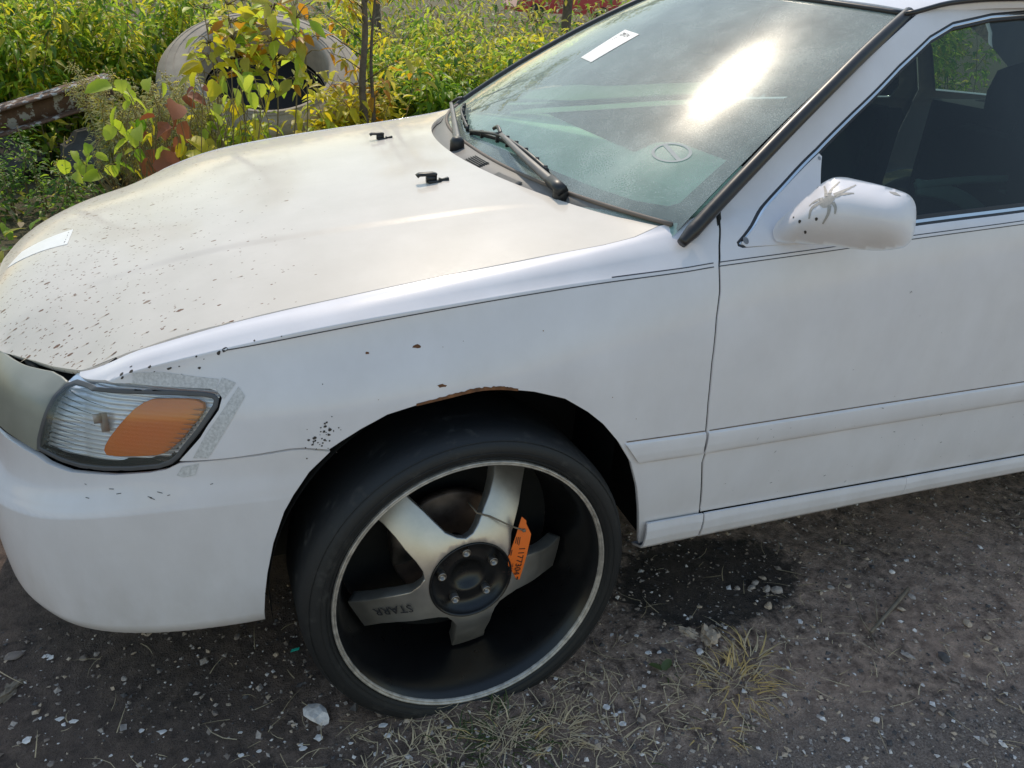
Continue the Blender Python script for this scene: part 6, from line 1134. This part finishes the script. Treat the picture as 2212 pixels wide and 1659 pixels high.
    for i,(x,y,h,r,l) in enumerate(((-3.2,10.5,5.2,1.7,'broad green tree mirrored at the left of the windscreen'),(-.6,12,5.6,1.7,'green tree mirrored in the lower windscreen'),(2.2,11.5,5.0,1.6,'yellowing tree behind the middle of the thicket'),(5.2,11,4.6,1.5,'olive tree behind the right thicket'))): tree(x,y,h,r,l,500+i,[['green','deep','lime'],['green','olive','deep'],['olive','yellow','green'],['olive','green','yellow']][i])
    # far undergrowth
    lm=MB(); qq=random.Random(90); V0,F0=leafV(1,.38,.25,.6,'ell')
    for i in range(24000):
        y=1.9+22*qq.random()**2.2; x=qq.uniform(-3-.25*y,1.5+.55*y); k=max(0,1-y/12); z=float(gz(x,y)) if i%4==0 else -.08; hh=(.10 if y<4.3 else .20+.10*min(y-4,10))
        if y<4.3 and qq.random()<.55: continue
        lm.add((V0*qq.uniform(.05,.095)*(1+y*.06))@rotm(qq.uniform(0,6.28),qq.uniform(-.8,.9),qq.uniform(-.6,.6)).T+np.array([x,y,z+abs(qq.gauss(0,.6))*hh]),F0,qq.choices([0,1,2,3],[2,3,3,5])[0])
    o=lm.build('undergrowth',[MAT['olive'],MAT['green'],MAT['deep'],MAT['drystem']],None,kind='stuff'); tag(o,'mixed green and dry undergrowth filling the thicket behind the car','undergrowth')
    # distant red car
    rc=thing('red_car','red car far beyond the thicket, only its edge in view','car',(REDX,30,-.05)); m=MB()
    P=[(-2.2,.45),(-2.1,.78),(-1.1,.92),(-.5,1.38),(.9,1.40),(1.6,1.0),(2.15,.95),(2.25,.5),(2.2,.3),(-2.15,.3)]; V=[]
    for y,s in ((-.85,.96),(-.8,1.),(.8,1.),(.85,.96)):
        for x,z in P: V.append((x*s,y*(.82 if z>1.2 else 1),.3+(z-.3)*s))
    n=len(P); m.add(V,[(i*n+j,i*n+(j+1)%n,(i+1)*n+(j+1)%n,(i+1)*n+j) for i in range(3) for j in range(n)]+[tuple(range(n))[::-1],tuple(3*n+j for j in range(n))]); m.build('body',MAT['redcar'],rc,False)
    m=MB(); m.add([(-1.0,-.87,.95),(-.48,-.72,1.33),(.85,-.72,1.35),(1.45,-.87,1.0)],[(0,1,2,3)]); m.build('window',MAT['black'],rc)
    for x in (-1.4,1.4):
        m=MB(); m.lathe([(.0,0),(.30,.0),(.32,.04),(.32,.2),(.0,.2)],np.array([x,-.88,.30]),E0,E2,np.array([0,-1.,0]),24); m.build('wheel',MAT['rubber'],rc)
def leafV(l,w,fold=.25,droop=.25,shape='ell'):
    """one leaf along +x as 6-8 vertices with a folded midrib"""
    if shape=='heart': S=[(0,.0),(-.10,.36),(.18,.50),(.52,.38),(1.,0)]
    elif shape=='round': S=[(0,.0),(.12,.38),(.45,.5),(.8,.36),(1.,0)]
    else: S=[(0,0),(.25,.40),(.5,.5),(.78,.30),(1.,0)]
    mid=[(0,0,0),(.3*l,0,-droop*l*.09),(.65*l,0,-droop*l*.42),(l,0,-droop*l)]
    V=[(l*x,w*y,fold*w*y-droop*l*max(x,0)**2) for x,y in S[1:-1]]+[(l*x,-w*y,fold*w*y-droop*l*max(x,0)**2) for x,y in S[1:-1]]
    V=mid+V
    F=[(0,1,5,4),(1,2,6,5),(2,3,6),(0,7,8,1),(1,8,9,2),(2,9,3)]
    return np.array(V),F
def rotm(az,el,roll):
    ca,sa,ce,se,cr,sr=math.cos(az),math.sin(az),math.cos(el),math.sin(el),math.cos(roll),math.sin(roll)
    Rz=np.array([[ca,-sa,0],[sa,ca,0],[0,0,1]]); Ry=np.array([[ce,0,-se],[0,1,0],[se,0,ce]]); Rx=np.array([[1,0,0],[0,cr,-sr],[0,sr,cr]]); return Rz@Ry@Rx
ICO=None
def rock(c,s,seed,mat,name,label,cat,group=None,sub=1,rough=.16):
    b=bmesh.new(); bmesh.ops.create_icosphere(b,subdivisions=sub+1,radius=1); r=np.random.default_rng(seed)
    V=np.array([v.co for v in b.verts]); F=[[v.index for v in f.verts] for f in b.faces]; b.free()
    d=np.zeros(len(V))
    for _ in range(7): a=r.normal(size=3); a/=np.linalg.norm(a); d=np.minimum(d,-(np.clip(V@a-r.uniform(.45,.8),0,1))) 
    V=V*(1+d)[:,None]*(1+r.normal(0,rough*.25,len(V)))[:,None]
    a=r.uniform(0,6.28); R=np.array([[math.cos(a),-math.sin(a),0],[math.sin(a),math.cos(a),0],[0,0,1]])
    o=mesh(name,V*np.array(s)@R.T,F,MAT[mat],None,False); o.location=c; return tag(o,label,cat,group)
def onground(x,y): return (x,y,float(gz(x,y)))
def put(x,y,s,seed,mat,label,group=None,name='stone'):
    rock((x,y,float(gz(x,y))+s[2]*.45),s,seed,mat,name,label,'stone',group)
STN=json_stones
for i,(x,y,s,mt,lab) in enumerate(STN): put(x,y,s,100+i,mt,lab)
_q=random.Random(41)
for i in range(26):
    x=_q.uniform(-1.05,1.75); y=_q.uniform(-1.35,-.62)
    if abs(x+.0)<.36 and y>-1.02: continue
    r=_q.uniform(.005,.010); rock((x,y,float(gz(x,y))+r*.2),(r,r*_q.uniform(.6,.9),r*.5),700+i,_q.choice(['gravel0','gravel1','gravel2','gravel0']),'stone','small half buried stone in the dirt','stone','small half buried stones')
# thin white flakes of paper and plastic
q=random.Random(12); m0=None
fl=[(x,y) for x,y in FLAKES]
for i,(x,y) in enumerate(fl):
    n=7; th=np.linspace(0,6.283,n+1)[:-1]; r=q.uniform(.004,.011); V=[(r*q.uniform(.5,1.2)*math.cos(t),r*q.uniform(.4,.9)*math.sin(t),r*.25*q.uniform(0,1)) for t in th]; V=V+[(v[0]*.96,v[1]*.96,v[2]-.0012) for v in V]
    o=mesh('paper_scrap',V,[tuple(range(n)),tuple(range(2*n-1,n-1,-1))]+[(j,n+j,n+(j+1)%n,(j+1)%n) for j in range(n)],MAT['gravel4'],None,False); o.location=(x,y,float(gz(x,y))+.003); k_=('among the dead grass below the wheel' if -.25<x<.35 and y<-.98 else 'on the dark dirt left of the wheel' if x<-.25 else 'on the dirt near the golden grass tuft' if x<.75 else 'on the dirt at the right'); tag(o,'tiny pale scrap of paper or plastic '+k_,'scrap','pale scraps '+k_)
m=MB(); m.add(np.array([(-.009,-.003,0),(.010,-.001,.001),(.011,.003,.002),(-.006,.002,.002)]+[(-.009,-.003,-.002),(.010,-.001,-.002),(.011,.003,-.001),(-.006,.002,-.001)]),[(0,1,2,3),(7,6,5,4),(0,4,5,1),(1,5,6,2),(2,6,7,3),(3,7,4,0)])
o=m.build('glass_shard',MAT['teal'],None,False); x,y=TEAL; o.location=(x,y,float(gz(x,y))+.006); tag(o,'small teal glass shard on the dark dirt left of the wheel','shard')
for (x,y),s,mt,lab in ((([0.588, -0.929]),(.030,.022,.016),'gravel2','crumpled tan clump of dead leaf behind the golden grass tuft'),(([0.552, -0.898]),(.024,.014,.010),'gravel2','smaller crumpled tan clump left of the larger dead leaf'),(([-0.921, -0.653]),(.034,.014,.008),'stick','grey splinter of bark at the left edge of the dirt')):
    rock((x,y,float(gz(x,y))+s[2]*.3),s,int(1000*abs(x)+7),mt,'debris',lab,'debris',None,2,.9)
x,y=[0.428, -0.991]; sg=thing('seedling','small two leaved green seedling left of the golden grass tuft','plant',(x,y,float(gz(x,y))))
V_,F_=leafV(.034,.020,.3,.2,'round')
for a_ in (.4,2.6):
    mesh('leaf',V_@rotm(a_,.5,.2).T+np.array([0,0,.006]),F_,MAT['lowgreen'],sg)
# straw litter and the dead twig
def blade(m,p,a,l,w,curve,mi=0,el=0.):
    n=4; P=[]; h=0
    for i in range(n):
        t=i/(n-1); P.append(np.array([p[0]+l*t*math.cos(a+curve*t)*math.cos(el*(1-.5*t)),p[1]+l*t*math.sin(a+curve*t)*math.cos(el*(1-.5*t)),p[2]+l*t*math.sin(el*(1-.75*t))]))
    P=np.array(P); d=P[-1]-P[0]; s=np.cross(d,[0,0,1.]); s/=np.linalg.norm(s)+1e-9
    ww=w*np.array([1,.9,.65,.12])[:,None]/2; m.ribbon(P+s*ww,P-s*ww,mi)
q=random.Random(21); m=MB()
for i in range(1000):
    x=q.uniform(-1.3,2.3); y=q.uniform(-1.55,-.5)
    if q.random()<.55: x,y=q.gauss(.05,.35),-1.10+.06*q.gauss(0,1)-.06*(x) if False else q.gauss(-1.06,.07)
    z=float(gz(x,y)); blade(m,(x,y,z+.004+.004*q.random()),q.uniform(0,6.28),q.uniform(.015,.085),q.uniform(.0010,.0024),q.uniform(-.6,.6),0,q.uniform(0,.18))
o=m.build('straw_litter',MAT['straw'],None,kind='stuff'); tag(o,'thin dry straw stalks littering the dirt in front of the car','straw')
def tuft(x,y,n,h,spread,mts,label,seed,name='grass_tuft'):
    q=random.Random(seed); t=thing(name,label,'grass',onground(x,y)); m=MB()
    for i in range(n):
        a=q.uniform(0,6.28); r=spread*q.random()**.7*.5; blade(m,(r*math.cos(a),r*math.sin(a),-.004),a+q.uniform(-.7,.7),h*q.uniform(.45,1.15),q.uniform(.002,.0042),q.uniform(-.5,.5),q.choices(range(len(mts)),[3]+[1]*(len(mts)-1))[0],q.uniform(.05,1.2)*q.choice([.35,1,1]))
    m.build('blades',[MAT[k] for k in mts],t,kind='stuff'); return t
for a in TUFTS: tuft(*a)
tw=thing('dead_twig','dead forked twig lying on the dirt right of the dry grass','twig',onground(*TWIG))
m=MB(); m.tube([(-0.103, -0.05, 0.008), (-0.046, -0.025, 0.013), (0.027, 0.008, 0.017), (0.103, 0.045, 0.016)],[.004,.005,.0055,.005],7); m.build('stem',MAT['stick'],tw)
m=MB(); m.tube([(-0.07, -0.036, 0.01), (-0.039, 0.012, 0.03), (-0.04, 0.026, 0.05)],[.002,.0016,.0009],5); m.tube([(-0.105, -0.048, 0.01), (-0.111, -0.021, 0.025), (-0.094, 0.025, 0.04)],[.002,.0016,.0009],5); m.tube([(-0.106, -0.053, 0.008), (-0.124, -0.088, 0.01), (-0.128, -0.109, 0.006)],[.002,.0016,.0009],5); m.build('branch',MAT['stick'],tw)
# ---------- weeds and junk behind the car ----------
def stemcurve(q,h,lean,n=6):
    a=q.uniform(0,6.28); b=lean*q.uniform(.3,1.); return np.array([(b*math.cos(a)*t*t*h+.02*q.gauss(0,1)*t,b*math.sin(a)*t*t*h+.02*q.gauss(0,1)*t,h*t*(1-.18*b*t)) for t in np.linspace(0,1,n)])
def weed(x,y,h,nst,nleaf,ll,lw,mts,label,seed,cat='weed',name='weed',group=None,lean=.35,spread=.15,shape='ell',stem='stem',droop=.35,z0=None,low=.12,bloom=None,rstem=.006,thick=None):
    q=random.Random(seed); t=thing(name,label,cat,(x,y,float(gz(x,y)) if z0 is None else z0),group)
    sm=MB(); lm=MB()
    V0,F0=leafV(1,1,.25,droop,shape)
    for s in range(nst):
        C=stemcurve(q,h*q.uniform(.6,1.05),lean); C[:,0]+=q.gauss(0,spread); C[:,1]+=q.gauss(0,spread)
        sm.tube(C,np.linspace(rstem,rstem*.3,len(C)),5)
        if nst<=3: sm.build('stem',MAT[stem],t); sm=MB()
        for i in range(nleaf):
            f=low+(1-low)*q.random()**.8; k=f*(len(C)-1); j=min(int(k),len(C)-2); p=C[j]+(C[j+1]-C[j])*(k-j)
            sc=q.uniform(.55,1.15)*(1.15-.45*f); az=q.uniform(0,6.28); pl=q.uniform(.0,.10) if thick is None else q.uniform(0,thick)
            p=p+np.array([math.cos(az),math.sin(az),.25])*pl
            R=rotm(az,q.uniform(-.55,.65),q.uniform(-.5,.5)); L=V0*np.array([ll,lw,ll])*sc
            mi=q.choices(range(len(mts)),[4]+[1.6]*(len(mts)-1))[0]
            lm.add(L@R.T+p,F0,mi)
        if bloom:
            for i in range(bloom[1]):
                f=q.uniform(.72,1.0); k=f*(len(C)-1); j=min(int(k),len(C)-2); p=C[j]+(C[j+1]-C[j])*(k-j); az=q.uniform(0,6.28); rr=q.uniform(0,bloom[2])*(1.25-f)*2
                p=p+np.array([math.cos(az)*rr,math.sin(az)*rr,.4*rr+q.uniform(0,.03)]); r=q.uniform(.003,.007)
                lm.add(np.array([(r,0,0),(-r,0,0),(0,r,0),(0,-r,0),(0,0,r),(0,0,-r)])+p,OCT,len(mts))
    if nst>3: sm.build('stem',MAT[stem],t,kind='stuff')
    lm.build('foliage',[MAT[k] for k in mts]+([MAT[bloom[0]]] if bloom else []),t,kind='stuff'); return t
WEEDS()
